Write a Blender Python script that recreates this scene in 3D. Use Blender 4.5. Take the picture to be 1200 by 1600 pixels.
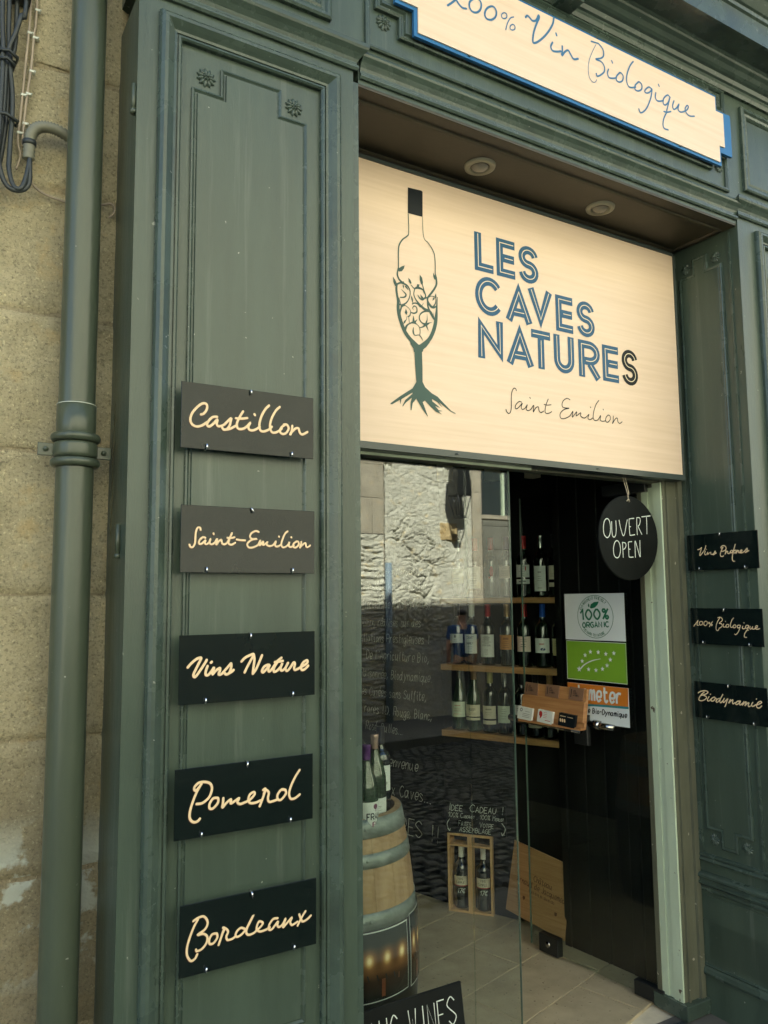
import bpy, bmesh, math, random
from mathutils import Vector, noise
rnd = random.Random(7)
for o in list(bpy.data.objects): bpy.data.objects.remove(o)
S = bpy.context.scene
COL = S.collection
R = math.radians

# ------------------------------------------------------------------ camera
cam = bpy.data.cameras.new('camera'); camo = bpy.data.objects.new('camera', cam); COL.objects.link(camo)
S.camera = camo
CAMZ = 1.55
yaw, pitch, roll = 0.5441, 0.1055, 0.0090
F = Vector((math.sin(yaw)*math.cos(pitch), math.cos(yaw)*math.cos(pitch), math.sin(pitch)))
R0 = Vector((math.cos(yaw), -math.sin(yaw), 0)); D0 = -R0.cross(F)
RX = math.cos(roll)*R0 + math.sin(roll)*D0; DY = -math.sin(roll)*R0 + math.cos(roll)*D0
from mathutils import Matrix
m = Matrix((RX, -DY, -F)).transposed().to_4x4(); m.translation = Vector((0, 0, CAMZ))
camo.matrix_world = m
cam.sensor_fit = 'VERTICAL'; cam.sensor_height = 24.0; cam.lens = 24.0*1241/1600
cam.clip_start = 0.05; cam.clip_end = 500

# ------------------------------------------------------------------ light
SUN_EL, SUN_AZ = R(45), R(-24)          # behind the shop's building: the front stands in open shade
W = bpy.data.worlds.new('World'); S.world = W; W.use_nodes = True
wn = W.node_tree.nodes; wl = W.node_tree.links
bg = wn['Background']; sky = wn.new('ShaderNodeTexSky'); sky.sky_type = 'NISHITA'; sky.sun_disc = False
sky.sun_elevation = SUN_EL; sky.sun_rotation = SUN_AZ; sky.air_density = 1.0; sky.dust_density = 1.6; sky.ozone_density = 1.0
wl.new(sky.outputs[0], bg.inputs[0]); bg.inputs[1].default_value = 0.085
sl = bpy.data.lights.new('sun', 'SUN'); sl.energy = 5.0; sl.angle = R(0.5); sl.color = (1.0, 0.98, 0.86)
so = bpy.data.objects.new('sun', sl); COL.objects.link(so)
sd = Vector((math.sin(SUN_AZ)*math.cos(SUN_EL), math.cos(SUN_AZ)*math.cos(SUN_EL), math.sin(SUN_EL)))
so.rotation_euler = sd.to_track_quat('Z', 'Y').to_euler(); so.location = sd*30
S.view_settings.view_transform = 'Standard'; S.view_settings.look = 'None'
S.view_settings.exposure = 2.42; S.view_settings.gamma = 1.0
S.view_settings.use_curve_mapping = False
try:
    S.cycles.max_bounces = 14; S.cycles.transparent_max_bounces = 24; S.cycles.glossy_bounces = 6; S.cycles.diffuse_bounces = 5
except Exception: pass

# ------------------------------------------------------------------ materials
def mat(name, col, rough=0.6, metal=0.0, var=0.0, vscale=6.0, bump=0.0, bscale=60.0, stretch=(1, 1, 1), col2=None, spec=0.5, detail=6, trans=0.0, coat=0.0, chips=None, chipscale=40, chipamt=0.72, rvar=0.0, wav=0.0, streak=0.0):
    M = bpy.data.materials.new(name); M.use_nodes = True
    n = M.node_tree.nodes; l = M.node_tree.links; b = n['Principled BSDF']
    b.inputs['Roughness'].default_value = rough; b.inputs['Metallic'].default_value = metal
    b.inputs['Specular IOR Level'].default_value = spec
    b.inputs['Transmission Weight'].default_value = trans
    b.inputs['Coat Weight'].default_value = coat
    b.inputs['Base Color'].default_value = (*col, 1)
    tc = n.new('ShaderNodeTexCoord'); mp = n.new('ShaderNodeMapping'); mp.inputs['Scale'].default_value = stretch
    l.new(tc.outputs['Object'], mp.inputs['Vector'])
    out = None
    if var > 0 or col2:
        t = n.new('ShaderNodeTexNoise'); t.inputs['Scale'].default_value = vscale; t.inputs['Detail'].default_value = detail; t.inputs['Roughness'].default_value = 0.62
        l.new(mp.outputs[0], t.inputs['Vector'])
        r = n.new('ShaderNodeValToRGB'); r.color_ramp.elements[0].position = 0.3; r.color_ramp.elements[1].position = 0.7
        c2 = col2 or tuple(c*(1-var) for c in col); c1 = col if col2 else tuple(min(1, c*(1+var)) for c in col)
        r.color_ramp.elements[0].color = (*c2, 1); r.color_ramp.elements[1].color = (*c1, 1)
        l.new(t.outputs['Fac'], r.inputs[0]); out = r.outputs[0]
        if rvar:
            mr = n.new('ShaderNodeMapRange'); mr.inputs['To Min'].default_value = rough-rvar; mr.inputs['To Max'].default_value = rough+rvar
            l.new(t.outputs['Fac'], mr.inputs[0]); l.new(mr.outputs[0], b.inputs['Roughness'])
    if streak:      # pale runs of dried rain down the boards
        m3 = n.new('ShaderNodeMapping'); m3.inputs['Scale'].default_value = (26, 26, 0.9); l.new(tc.outputs['Object'], m3.inputs['Vector'])
        t = n.new('ShaderNodeTexNoise'); t.inputs['Scale'].default_value = 1.0; t.inputs['Detail'].default_value = 5; t.inputs['Roughness'].default_value = 0.7; l.new(m3.outputs[0], t.inputs['Vector'])
        r = n.new('ShaderNodeValToRGB'); r.color_ramp.elements[0].position = 0.58; r.color_ramp.elements[1].position = 0.80
        r.color_ramp.elements[0].color = (0, 0, 0, 1); r.color_ramp.elements[1].color = (streak, streak, streak, 1); l.new(t.outputs['Fac'], r.inputs[0])
        mx = n.new('ShaderNodeMix'); mx.data_type = 'RGBA'; l.new(r.outputs[0], mx.inputs['Factor'])
        if out: l.new(out, mx.inputs['A'])
        mx.inputs['B'].default_value = (0.17, 0.20, 0.165, 1); out = mx.outputs['Result']
    if chips:
        t = n.new('ShaderNodeTexNoise'); t.inputs['Scale'].default_value = chipscale; t.inputs['Detail'].default_value = 3
        l.new(tc.outputs['Object'], t.inputs['Vector'])
        r = n.new('ShaderNodeValToRGB'); r.color_ramp.elements[0].position = chipamt; r.color_ramp.elements[1].position = chipamt+0.02
        r.color_ramp.elements[0].color = (0, 0, 0, 1); r.color_ramp.elements[1].color = (1, 1, 1, 1)
        l.new(t.outputs['Fac'], r.inputs[0])
        mx = n.new('ShaderNodeMix'); mx.data_type = 'RGBA'; l.new(r.outputs[0], mx.inputs['Factor'])
        if out: l.new(out, mx.inputs['A'])
        else: mx.inputs['A'].default_value = (*col, 1)
        mx.inputs['B'].default_value = (*chips, 1); out = mx.outputs['Result']
    if out: l.new(out, b.inputs['Base Color'])
    if bump > 0:
        t = n.new('ShaderNodeTexNoise'); t.inputs['Scale'].default_value = bscale; t.inputs['Detail'].default_value = 8; t.inputs['Roughness'].default_value = 0.65
        l.new(mp.outputs[0], t.inputs['Vector'])
        bp = n.new('ShaderNodeBump'); bp.inputs['Strength'].default_value = 1.0; bp.inputs['Distance'].default_value = bump
        l.new(t.outputs['Fac'], bp.inputs['Height']); l.new(bp.outputs[0], b.inputs['Normal'])
        if wav:      # hand brushed unevenness under the fine grain
            t2 = n.new('ShaderNodeTexNoise'); t2.inputs['Scale'].default_value = 7; t2.inputs['Detail'].default_value = 4
            l.new(mp.outputs[0], t2.inputs['Vector']); b2 = n.new('ShaderNodeBump'); b2.inputs['Distance'].default_value = wav
            l.new(t2.outputs['Fac'], b2.inputs['Height']); l.new(b2.outputs[0], bp.inputs['Normal'])
    return M

def glass_mat(name, tint=(0.93, 0.97, 0.94), ior=1.82):
    M = bpy.data.materials.new(name); M.use_nodes = True; n = M.node_tree.nodes; l = M.node_tree.links
    n.remove(n['Principled BSDF']); o = n['Material Output']
    tr = n.new('ShaderNodeBsdfTransparent'); tr.inputs[0].default_value = (*tint, 1)
    gl = n.new('ShaderNodeBsdfGlossy'); gl.inputs['Roughness'].default_value = 0.0; gl.inputs['Color'].default_value = (1, 1, 1, 1)
    fr = n.new('ShaderNodeFresnel'); ge = n.new('ShaderNodeNewGeometry'); mr = n.new('ShaderNodeMapRange')
    mr.inputs['To Min'].default_value = ior; mr.inputs['To Max'].default_value = 1/ior
    l.new(ge.outputs['Backfacing'], mr.inputs[0]); l.new(mr.outputs[0], fr.inputs['IOR'])
    mx = n.new('ShaderNodeMixShader'); l.new(fr.outputs[0], mx.inputs[0]); l.new(tr.outputs[0], mx.inputs[1]); l.new(gl.outputs[0], mx.inputs[2])
    l.new(mx.outputs[0], o.inputs[0]); return M

GREEN = mat('green_paint', (0.054, 0.080, 0.060), spec=0.5, rough=0.30, var=0.16, vscale=3.0, stretch=(3.2, 3.2, 0.5), bump=0.0007, bscale=90, chips=(0.30, 0.32, 0.27), chipscale=55, chipamt=0.745, wav=0.0022, streak=0.5, rvar=0.07)
GREEN2 = mat('green_paint_moulding', (0.053, 0.079, 0.063), spec=0.5, rough=0.27, var=0.22, vscale=9.0, bump=0.0006, bscale=70, chips=(0.26, 0.28, 0.24), chipscale=60, chipamt=0.745, wav=0.001, rvar=0.06)
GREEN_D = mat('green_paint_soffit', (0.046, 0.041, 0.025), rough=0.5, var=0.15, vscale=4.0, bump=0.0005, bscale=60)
PIPE = mat('pipe_paint', (0.062, 0.080, 0.055), spec=0.5, rough=0.28, var=0.12, vscale=5, stretch=(4, 4, 0.6), bump=0.0004, bscale=50, chips=(0.3, 0.32, 0.28), chipscale=70, chipamt=0.75, wav=0.0015)
PALE = mat('pale_green_paint', (0.52, 0.62, 0.46), rough=0.4, var=0.08, vscale=5, stretch=(3, 3, 0.7), bump=0.0008, bscale=50, chips=(0.09, 0.07, 0.045), chipscale=26, chipamt=0.70)
OLIVE = mat('olive_paint', (0.115, 0.12, 0.082), rough=0.45, var=0.2, vscale=9, stretch=(2, 2, 0.5), bump=0.0008, bscale=60, chips=(0.4, 0.38, 0.3), chipscale=38, chipamt=0.7)
BLACK = mat('black_plaque', (0.006, 0.011, 0.010), rough=0.09, var=0.1, vscale=3, spec=0.34)
DIB = mat('dibond_edge', (0.02, 0.024, 0.024), rough=0.4)
LETTER = mat('cream_lettering', (0.80, 0.61, 0.37), rough=0.55, var=0.04, vscale=12)
RUST = mat('brown_outline', (0.10, 0.025, 0.008), rough=0.5)
STEEL = mat('steel_clip', (0.72, 0.74, 0.74), rough=0.2, metal=1.0)
CHROME = mat('worn_chrome', (0.42, 0.41, 0.37), rough=0.14, metal=1.0, var=0.35, vscale=25)
BLACKWALL = mat('black_panelling', (0.010, 0.011, 0.010), spec=0.25, rough=0.5, var=0.25, vscale=4, stretch=(6, 6, 0.5), bump=0.0003, bscale=60)
BLACKBOARD = mat('blackboard', (0.009, 0.011, 0.010), spec=0.12, rough=0.7, var=0.35, vscale=5)
CHALK = mat('chalk', (0.62, 0.68, 0.62), rough=0.9, var=0.2, vscale=120)
CHALKDIM = mat('faint_chalk', (0.78, 0.80, 0.66), rough=0.9, var=0.4, vscale=90)
DARK = mat('dark_trim', (0.012, 0.014, 0.014), rough=0.4)
FRAME = mat('sign_frame_paint', (0.055, 0.072, 0.066), rough=0.3)
BLUE = mat('blue_print', (0.026, 0.105, 0.20), spec=0.2, rough=0.35, var=0.05, vscale=5)
BLUEEDGE = mat('blue_acrylic', (0.03, 0.15, 0.34), rough=0.2, var=0.05, vscale=5)
BLUE2 = mat('blue_script_print', (0.03, 0.15, 0.30), rough=0.35)
TEAL = mat('sage_print', (0.060, 0.11, 0.093), spec=0.2, rough=0.4, var=0.05, vscale=5)
INK = mat('black_ink', (0.009, 0.013, 0.016), spec=0.2, rough=0.4)
CREAMLINE = mat('cream_inline', (0.82, 0.70, 0.50), rough=0.5)
WOODL = mat('pale_oak', (0.50, 0.30, 0.13), rough=0.5, col2=(0.33, 0.17, 0.06), vscale=5, stretch=(2.2, 2.2, 22), bump=0.0004, bscale=30)
WOODC = mat('crate_pine', (0.68, 0.46, 0.22), rough=0.6, col2=(0.52, 0.31, 0.13), vscale=4, stretch=(14, 14, 1.2), bump=0.0004, bscale=30)
WOODP = mat('box_lid_pine', (0.46, 0.27, 0.125), rough=0.5, col2=(0.33, 0.175, 0.07), vscale=4, stretch=(1.2, 1.2, 26), bump=0.0003, bscale=30)
WOODH = mat('holder_wood', (0.50, 0.27, 0.11), rough=0.5, col2=(0.34, 0.15, 0.055), vscale=4, stretch=(1.2, 1.2, 20), bump=0.0003, bscale=30)
BURNT = mat('branded_print', (0.10, 0.035, 0.012), rough=0.7)
TILE = mat('beige_tile', (0.52, 0.45, 0.30), rough=0.32, col2=(0.34, 0.285, 0.185), vscale=7, detail=12, bump=0.0005, bscale=25, chips=(0.20, 0.16, 0.10), chipscale=55, chipamt=0.66)
GROUT = mat('grout', (0.62, 0.56, 0.42), rough=0.9, var=0.1, vscale=30)
PLASTER = mat('dark_ceiling', (0.03, 0.03, 0.028), rough=0.9)
WHITE = mat('white_paper', (0.72, 0.76, 0.73), rough=0.45)
CREAMP = mat('cream_paper', (0.68, 0.64, 0.48), rough=0.6)
ORANGEP = mat('orange_paper', (0.60, 0.27, 0.07), rough=0.5)
OLIVEP = mat('olive_cream_paper', (0.50, 0.47, 0.24), rough=0.5)
PINKP = mat('pale_pink_paper', (0.72, 0.60, 0.52), rough=0.5)
MINTP = mat('pale_green_paper', (0.60, 0.68, 0.54), rough=0.5)
PRINTG = mat('grey_print', (0.10, 0.11, 0.10), rough=0.6)
PRINTR = mat('red_print', (0.45, 0.02, 0.015), rough=0.5)
PRINTB = mat('navy_print', (0.02, 0.045, 0.16), rough=0.5)
PRINTP = mat('plum_print', (0.16, 0.045, 0.10), rough=0.5)
GRN_ST = mat('dark_green_print', (0.012, 0.16, 0.085), rough=0.5)
LEAFG = mat('leaf_sticker_green', (0.20, 0.40, 0.035), rough=0.3, var=0.05, vscale=6)
ORG_ST = mat('orange_sticker', (0.62, 0.20, 0.025), rough=0.3, var=0.05, vscale=6)
TEALST = mat('teal_sticker', (0.03, 0.22, 0.27), rough=0.4)
STICKW = mat('sticker_white', (0.70, 0.77, 0.78), rough=0.3, var=0.03, vscale=6)
BOTTLEG = mat('bottle_glass_dark', (0.006, 0.012, 0.008), rough=0.04, spec=0.8, coat=1.0)
BOTTLEG2 = mat('bottle_glass_green', (0.02, 0.045, 0.018), rough=0.05, spec=0.8, coat=1.0)
CAPS = dict(red=mat('red_capsule', (0.42, 0.02, 0.02), rough=0.25, metal=0.3), dark=mat('dark_capsule', (0.012, 0.012, 0.014), rough=0.3),
            silver=mat('silver_capsule', (0.6, 0.62, 0.58), rough=0.25, metal=0.9), blue=mat('blue_capsule', (0.02, 0.09, 0.42), rough=0.25, metal=0.4),
            gold=mat('gold_capsule', (0.55, 0.36, 0.17), rough=0.3, metal=0.7), white=mat('white_capsule', (0.75, 0.78, 0.72), rough=0.4),
            olive=mat('olive_capsule', (0.45, 0.42, 0.16), rough=0.3, metal=0.3), pink=mat('rose_gold_capsule', (0.78, 0.52, 0.42), rough=0.25, metal=0.7),
            purple=mat('purple_capsule', (0.10, 0.03, 0.16), rough=0.35))
HOOP = mat('galvanised_hoop', (0.26, 0.30, 0.28), rough=0.5, metal=0.35, var=0.3, vscale=14, bump=0.0003, bscale=60)
STAVE = mat('barrel_oak', (0.50, 0.35, 0.20), rough=0.7, col2=(0.30, 0.18, 0.09), vscale=6, stretch=(3, 3, 0.9), bump=0.0005, bscale=30)
STAVE2 = mat('barrel_oak_rim', (0.30, 0.20, 0.11), rough=0.7, var=0.3, vscale=12)
CABLE = mat('black_cable', (0.028, 0.036, 0.036), rough=0.45, var=0.3, vscale=10)
CABLEW = mat('beige_cable', (0.36, 0.30, 0.22), rough=0.5, var=0.12, vscale=12)
CLIPW = mat('white_clip', (0.62, 0.66, 0.58), rough=0.5)
CONDUIT = mat('grey_conduit', (0.17, 0.175, 0.13), rough=0.5, var=0.2, vscale=18)
COBBLE = mat('basalt_cobble', (0.020, 0.023, 0.025), rough=0.6, var=0.35, vscale=9, bump=0.002, bscale=40)
ASPHALT = mat('street_ground', (0.05, 0.05, 0.05), rough=0.85, var=0.2, vscale=20)
PAVE = mat('pavement_stone', (0.09, 0.09, 0.08), rough=0.8, var=0.25, vscale=6, bump=0.001, bscale=40)
MATM = mat('rubber_mat', (0.02, 0.03, 0.04), rough=0.5, var=0.3, vscale=40, bump=0.001, bscale=200)
LAMPM = mat('lamp_ring_paint', (0.26, 0.26, 0.19), rough=0.35)
LAMPG = mat('lamp_lens', (0.20, 0.19, 0.15), rough=0.12, coat=0.6)
STRING = mat('string', (0.55, 0.48, 0.36), rough=0.9)
SKIN = mat('skin', (0.45, 0.24, 0.16), rough=0.5); HAIR = mat('hair', (0.012, 0.008, 0.007), rough=0.4)
SHIRT = mat('blue_shirt', (0.025, 0.07, 0.19), rough=0.8, var=0.2, vscale=12); TROUSER = mat('black_trousers', (0.012, 0.012, 0.014), rough=0.8)
LANTM = mat('lantern_iron', (0.012, 0.014, 0.014), rough=0.35)
GLASS = glass_mat('window_glass'); GLASSD = glass_mat('door_glass', (0.93, 0.97, 0.95), 1.42)
GLEDGE = mat('glass_edge', (0.10, 0.15, 0.12), rough=0.2, coat=0.5)
SHUTTER = mat('window_dark', (0.03, 0.04, 0.042), rough=0.08)

def brushed():
    M = mat('brushed_beige_metal', (0.84, 0.655, 0.49), rough=0.38, col2=(0.76, 0.58, 0.41), vscale=1.6, stretch=(1.4, 1, 46), detail=4, bump=0.00015, bscale=6)
    return M
BEIGE = brushed()

def stone_mat(name, c1, c2, c3, patch=None, bump=0.009, ochre=0.5):
    M = bpy.data.materials.new(name); M.use_nodes = True; n = M.node_tree.nodes; l = M.node_tree.links; b = n['Principled BSDF']
    b.inputs['Roughness'].default_value = 0.92; b.inputs['Specular IOR Level'].default_value = 0.2
    g = n.new('ShaderNodeNewGeometry')
    def nz(sc, det=8, ro=0.6):
        t = n.new('ShaderNodeTexNoise'); t.inputs['Scale'].default_value = sc; t.inputs['Detail'].default_value = det; t.inputs['Roughness'].default_value = ro
        l.new(g.outputs['Position'], t.inputs['Vector']); return t.outputs['Fac']
    def ramp(f, a, ca, bb, cb):
        r = n.new('ShaderNodeValToRGB'); r.color_ramp.elements[0].position = a; r.color_ramp.elements[1].position = bb
        r.color_ramp.elements[0].color = (*ca, 1); r.color_ramp.elements[1].color = (*cb, 1); l.new(f, r.inputs[0]); return r.outputs[0]
    def mix(f, a, c):
        x = n.new('ShaderNodeMix'); x.data_type = 'RGBA'; l.new(f, x.inputs['Factor']); l.new(a, x.inputs['A'])
        if isinstance(c, tuple): x.inputs['B'].default_value = (*c, 1)
        else: l.new(c, x.inputs['B'])
        return x.outputs['Result']
    base = ramp(nz(3.2), 0.35, c2, 0.65, c1)
    base = mix(ramp(nz(150, 6, 0.8), 0.50, (0, 0, 0), 0.66, (0.75, 0.75, 0.75)), base, c3)
    base = mix(ramp(nz(6, 8, 0.7), 0.52, (0, 0, 0), 0.75, (0.45, 0.45, 0.45)), base, c3)
    base = mix(ramp(nz(160, 3), 0.60, (0, 0, 0), 0.68, (0.55, 0.55, 0.55)), base, tuple(min(1, c*1.5) for c in c1))
    base = mix(ramp(nz(11, 6), 0.58, (0, 0, 0), 0.72, (ochre, ochre, ochre)), base, (c1[0]*1.05, c1[1]*0.86, c1[2]*0.6))
    if patch:   # pale salts low on the wall, and a brown tone darkening towards the ground
        sx = n.new('ShaderNodeSeparateXYZ'); l.new(g.outputs['Position'], sx.inputs[0])
        mr = n.new('ShaderNodeMapRange'); mr.inputs['From Min'].default_value = 1.5; mr.inputs['From Max'].default_value = 0.55; mr.inputs['To Min'].default_value = 0; mr.inputs['To Max'].default_value = 0.75
        l.new(sx.outputs['Z'], mr.inputs[0])
        low_brown = n.new('ShaderNodeMath'); low_brown.operation = 'MULTIPLY'; l.new(mr.outputs[0], low_brown.inputs[0]); l.new(ramp(nz(2.6), 0.3, (0.6, 0.6, 0.6), 0.6, (1, 1, 1)), low_brown.inputs[1])
        base = mix(low_brown.outputs[0], base, (0.13, 0.105, 0.07))
        mr2 = n.new('ShaderNodeMapRange'); mr2.inputs['From Min'].default_value = 1.08; mr2.inputs['From Max'].default_value = 0.98; l.new(sx.outputs['Z'], mr2.inputs[0])
        mr3 = n.new('ShaderNodeMapRange'); mr3.inputs['From Min'].default_value = 0.70; mr3.inputs['From Max'].default_value = 0.80; l.new(sx.outputs['Z'], mr3.inputs[0])
        mm = n.new('ShaderNodeMath'); mm.operation = 'MULTIPLY'; l.new(mr2.outputs[0], mm.inputs[0]); l.new(mr3.outputs[0], mm.inputs[1])
        m2 = n.new('ShaderNodeMath'); m2.operation = 'MULTIPLY'; l.new(mm.outputs[0], m2.inputs[0]); l.new(ramp(nz(7.5, 7), 0.50, (0, 0, 0), 0.54, (1, 1, 1)), m2.inputs[1])
        base = mix(m2.outputs[0], base, patch)
    l.new(base, b.inputs['Base Color'])
    bp = n.new('ShaderNodeBump'); bp.inputs['Distance'].default_value = bump; l.new(nz(95, 12, 0.8), bp.inputs['Height'])
    bp2 = n.new('ShaderNodeBump'); bp2.inputs['Distance'].default_value = bump*1.8; l.new(nz(24, 8, 0.68), bp2.inputs['Height']); l.new(bp.outputs[0], bp2.inputs['Normal'])
    l.new(bp2.outputs[0], b.inputs['Normal']); return M
STONE = stone_mat('sandstone', (0.70, 0.62, 0.39), (0.50, 0.44, 0.275), (0.12, 0.105, 0.07), patch=(0.62, 0.66, 0.56))
MORTAR = stone_mat('mortar', (0.58, 0.50, 0.32), (0.40, 0.34, 0.22), (0.13, 0.11, 0.07))
ROUGH = stone_mat('rough_render_stone', (0.68, 0.67, 0.56), (0.52, 0.51, 0.42), (0.26, 0.24, 0.18), bump=0.010, ochre=0.85)
DIMSTONE = stone_mat('shade_toned_ashlar', (0.20, 0.20, 0.165), (0.14, 0.14, 0.115), (0.09, 0.085, 0.07), bump=0.004)  # ashlar darkened in its base colour, to stand in for shade
OCHRE = stone_mat('ochre_stone', (0.62, 0.48, 0.26), (0.46, 0.34, 0.17), (0.2, 0.14, 0.07), bump=0.010)
ASHLAR = stone_mat('ashlar_stone', (0.44, 0.40, 0.31), (0.33, 0.30, 0.23), (0.2, 0.18, 0.14), bump=0.004)

# ------------------------------------------------------------------ object helpers
def obj(name, me, m=None, parent=None, label=None, cat=None, group=None, kind=None):
    if m is not None and not me.materials: me.materials.append(m)
    o = bpy.data.objects.new(name, me); COL.objects.link(o)
    if parent: o.parent = parent
    tag(o, label, cat, group, kind); return o
def tag(o, label=None, cat=None, group=None, kind=None):
    if label: o['label'] = label
    if cat: o['category'] = cat
    if group: o['group'] = group
    if kind: o['kind'] = kind
    return o
def thing(name, label, cat, loc=(0, 0, 0), rz=0, group=None):
    o = bpy.data.objects.new(name, None); COL.objects.link(o); o.location = loc; o.rotation_euler = (0, 0, rz)
    o.empty_display_size = 0.05
    bpy.context.view_layer.update
    return tag(o, label, cat, group)
def copy_tree(o, parent=None):
    c = o.copy(); COL.objects.link(c); c.parent = parent
    for ch in list(o.children): copy_tree(ch, c)
    return c

class MB:
    def __init__(s): s.v = []; s.f = []; s.sm = []
    def add(s, vs, fs, smooth=False):
        k = len(s.v); s.v += [tuple(p) for p in vs]; s.f += [tuple(k+i for i in f) for f in fs]; s.sm += [smooth]*len(fs); return s
    def box(s, x0, x1, y0, y1, z0, z1):
        vs = [(x, y, z) for z in (z0, z1) for y in (y0, y1) for x in (x0, x1)]
        return s.add(vs, [(0, 2, 3, 1), (4, 5, 7, 6), (0, 1, 5, 4), (2, 6, 7, 3), (0, 4, 6, 2), (1, 3, 7, 5)])
    def fbox(s, fr, u0, u1, v0, v1, h0, h1):
        vs = [fr(u, v, h) for v in (v0, v1) for h in (h0, h1) for u in (u0, u1)]
        return s.add(vs, [(0, 2, 3, 1), (4, 5, 7, 6), (0, 1, 5, 4), (2, 6, 7, 3), (0, 4, 6, 2), (1, 3, 7, 5)])
    def bbox(s, fr, u0, u1, v0, v1, h0, h1, c=0.002):      # front edges bevelled (h1 = front)
        a = [(u0, v0), (u1, v0), (u1, v1), (u0, v1)]; b = [(u0+c, v0+c), (u1-c, v0+c), (u1-c, v1-c), (u0+c, v1-c)]
        vs = [fr(*p, h0) for p in a]+[fr(*p, h1-c) for p in a]+[fr(*p, h1) for p in b]
        fs = [(0, 1, 2, 3), (8, 9, 10, 11)]
        for i in range(4):
            j = (i+1) % 4; fs += [(i, j, 4+j, 4+i), (4+i, 4+j, 8+j, 8+i)]
        return s.add(vs, fs)
    def prism(s, fr, poly, h0, h1):
        n = len(poly); vs = [fr(u, v, h0) for u, v in poly]+[fr(u, v, h1) for u, v in poly]
        fs = [tuple(range(n)), tuple(range(2*n-1, n-1, -1))]+[(i, (i+1) % n, n+(i+1) % n, n+i) for i in range(n)]
        return s.add(vs, fs)
    def lathe(s, prof, c=(0, 0, 0), seg=24, a0=0, a1=2*math.pi, fr=None):
        full = abs(a1-a0-2*math.pi) < 1e-6; n = seg if full else seg+1; vs = []
        for r, z in prof:
            for k in range(n):
                a = a0+(a1-a0)*k/seg; p = (c[0]+r*math.cos(a), c[1]+r*math.sin(a), c[2]+z)
                vs.append(p)
        fs = []
        for i in range(len(prof)-1):
            for k in range(seg):
                j = (k+1) % n; fs.append((i*n+k, i*n+j, (i+1)*n+j, (i+1)*n+k))
        if fr: vs = [fr(*p) for p in vs]
        return s.add(vs, fs, True)
    def tube(s, pts, r, seg=8, caps=True, closed=False):
        pts = [Vector(p) for p in pts]; n = len(pts); vs = []; up = None
        rr = r if isinstance(r, (list, tuple)) else [r]*n
        for i, p in enumerate(pts):
            if closed: t = pts[(i+1) % n]-pts[i-1]
            else: t = pts[min(i+1, n-1)]-pts[max(i-1, 0)]
            t = t.normalized() if t.length > 1e-9 else Vector((0, 0, 1))
            if up is None:
                up = Vector((0, 0, 1)) if abs(t.z) < 0.9 else Vector((1, 0, 0))
            a = t.cross(up)
            a = a.normalized() if a.length > 1e-6 else t.orthogonal().normalized()
            b = a.cross(t); up = b
            for k in range(seg):
                th = 2*math.pi*k/seg; vs.append(p+rr[i]*(math.cos(th)*a+math.sin(th)*b))
        fs = []
        for i in range(n if closed else n-1):
            for k in range(seg):
                j = (k+1) % seg; i2 = (i+1) % n; fs.append((i*seg+k, i*seg+j, i2*seg+j, i2*seg+k))
        if caps and not closed: fs += [tuple(range(seg))[::-1], tuple(range((n-1)*seg, n*seg))]
        return s.add(vs, fs, True)
    def mesh(s, name='m'):
        me = bpy.data.meshes.new(name); me.from_pydata(s.v, [], s.f); me.update()
        me.polygons.foreach_set('use_smooth', s.sm)
        bm = bmesh.new(); bm.from_mesh(me); bmesh.ops.recalc_face_normals(bm, faces=bm.faces); bm.to_mesh(me); bm.free()
        return me
    def build(s, name, m, parent=None, **k):
        return obj(name, s.mesh(name), m, parent, **k)

def frame(O, U, N, V=(0, 0, 1)):
    O = Vector(O); U = Vector(U).normalized(); N = Vector(N).normalized(); V = Vector(V).normalized()
    return lambda u, v, h=0.0: tuple(O+U*u+V*v+N*h)
def facade(Y): return frame((0, Y, 0), (1, 0, 0), (0, -1, 0))
def jambf(X): return frame((X, 0, 0), (0, -1, 0), (-1, 0, 0))

def moulding(mb, poly, prof, fr, closed=True):
    """sweep a profile of (distance to the left of travel, height) along a polygon with mitred corners"""
    n = len(poly); P = [Vector(p) for p in poly]; rings = []
    for i in range(n):
        e0 = (P[i]-P[i-1]).normalized() if (closed or i > 0) else None
        e1 = (P[(i+1) % n]-P[i]).normalized() if (closed or i < n-1) else None
        n0 = Vector((-e0.y, e0.x)) if e0 else None; n1 = Vector((-e1.y, e1.x)) if e1 else None
        if n0 is None: d = n1
        elif n1 is None: d = n0
        else:
            d = n0+n1; d = d/max(d.dot(n0), 0.2)
        rings.append([fr(P[i].x+d.x*a, P[i].y+d.y*a, h) for a, h in prof])
    k = len(prof); vs = [p for r in rings for p in r]; fs = []
    for i in range(n if closed else n-1):
        j = (i+1) % n
        for q in range(k-1): fs.append((i*k+q, j*k+q, j*k+q+1, i*k+q+1))
    if not closed: fs += [tuple(range(k)), tuple(range((n-1)*k, n*k))[::-1]]
    mb.add(vs, fs); return mb
def rect(u0, u1, v0, v1): return [(u0, v0), (u1, v0), (u1, v1), (u0, v1)]

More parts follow.
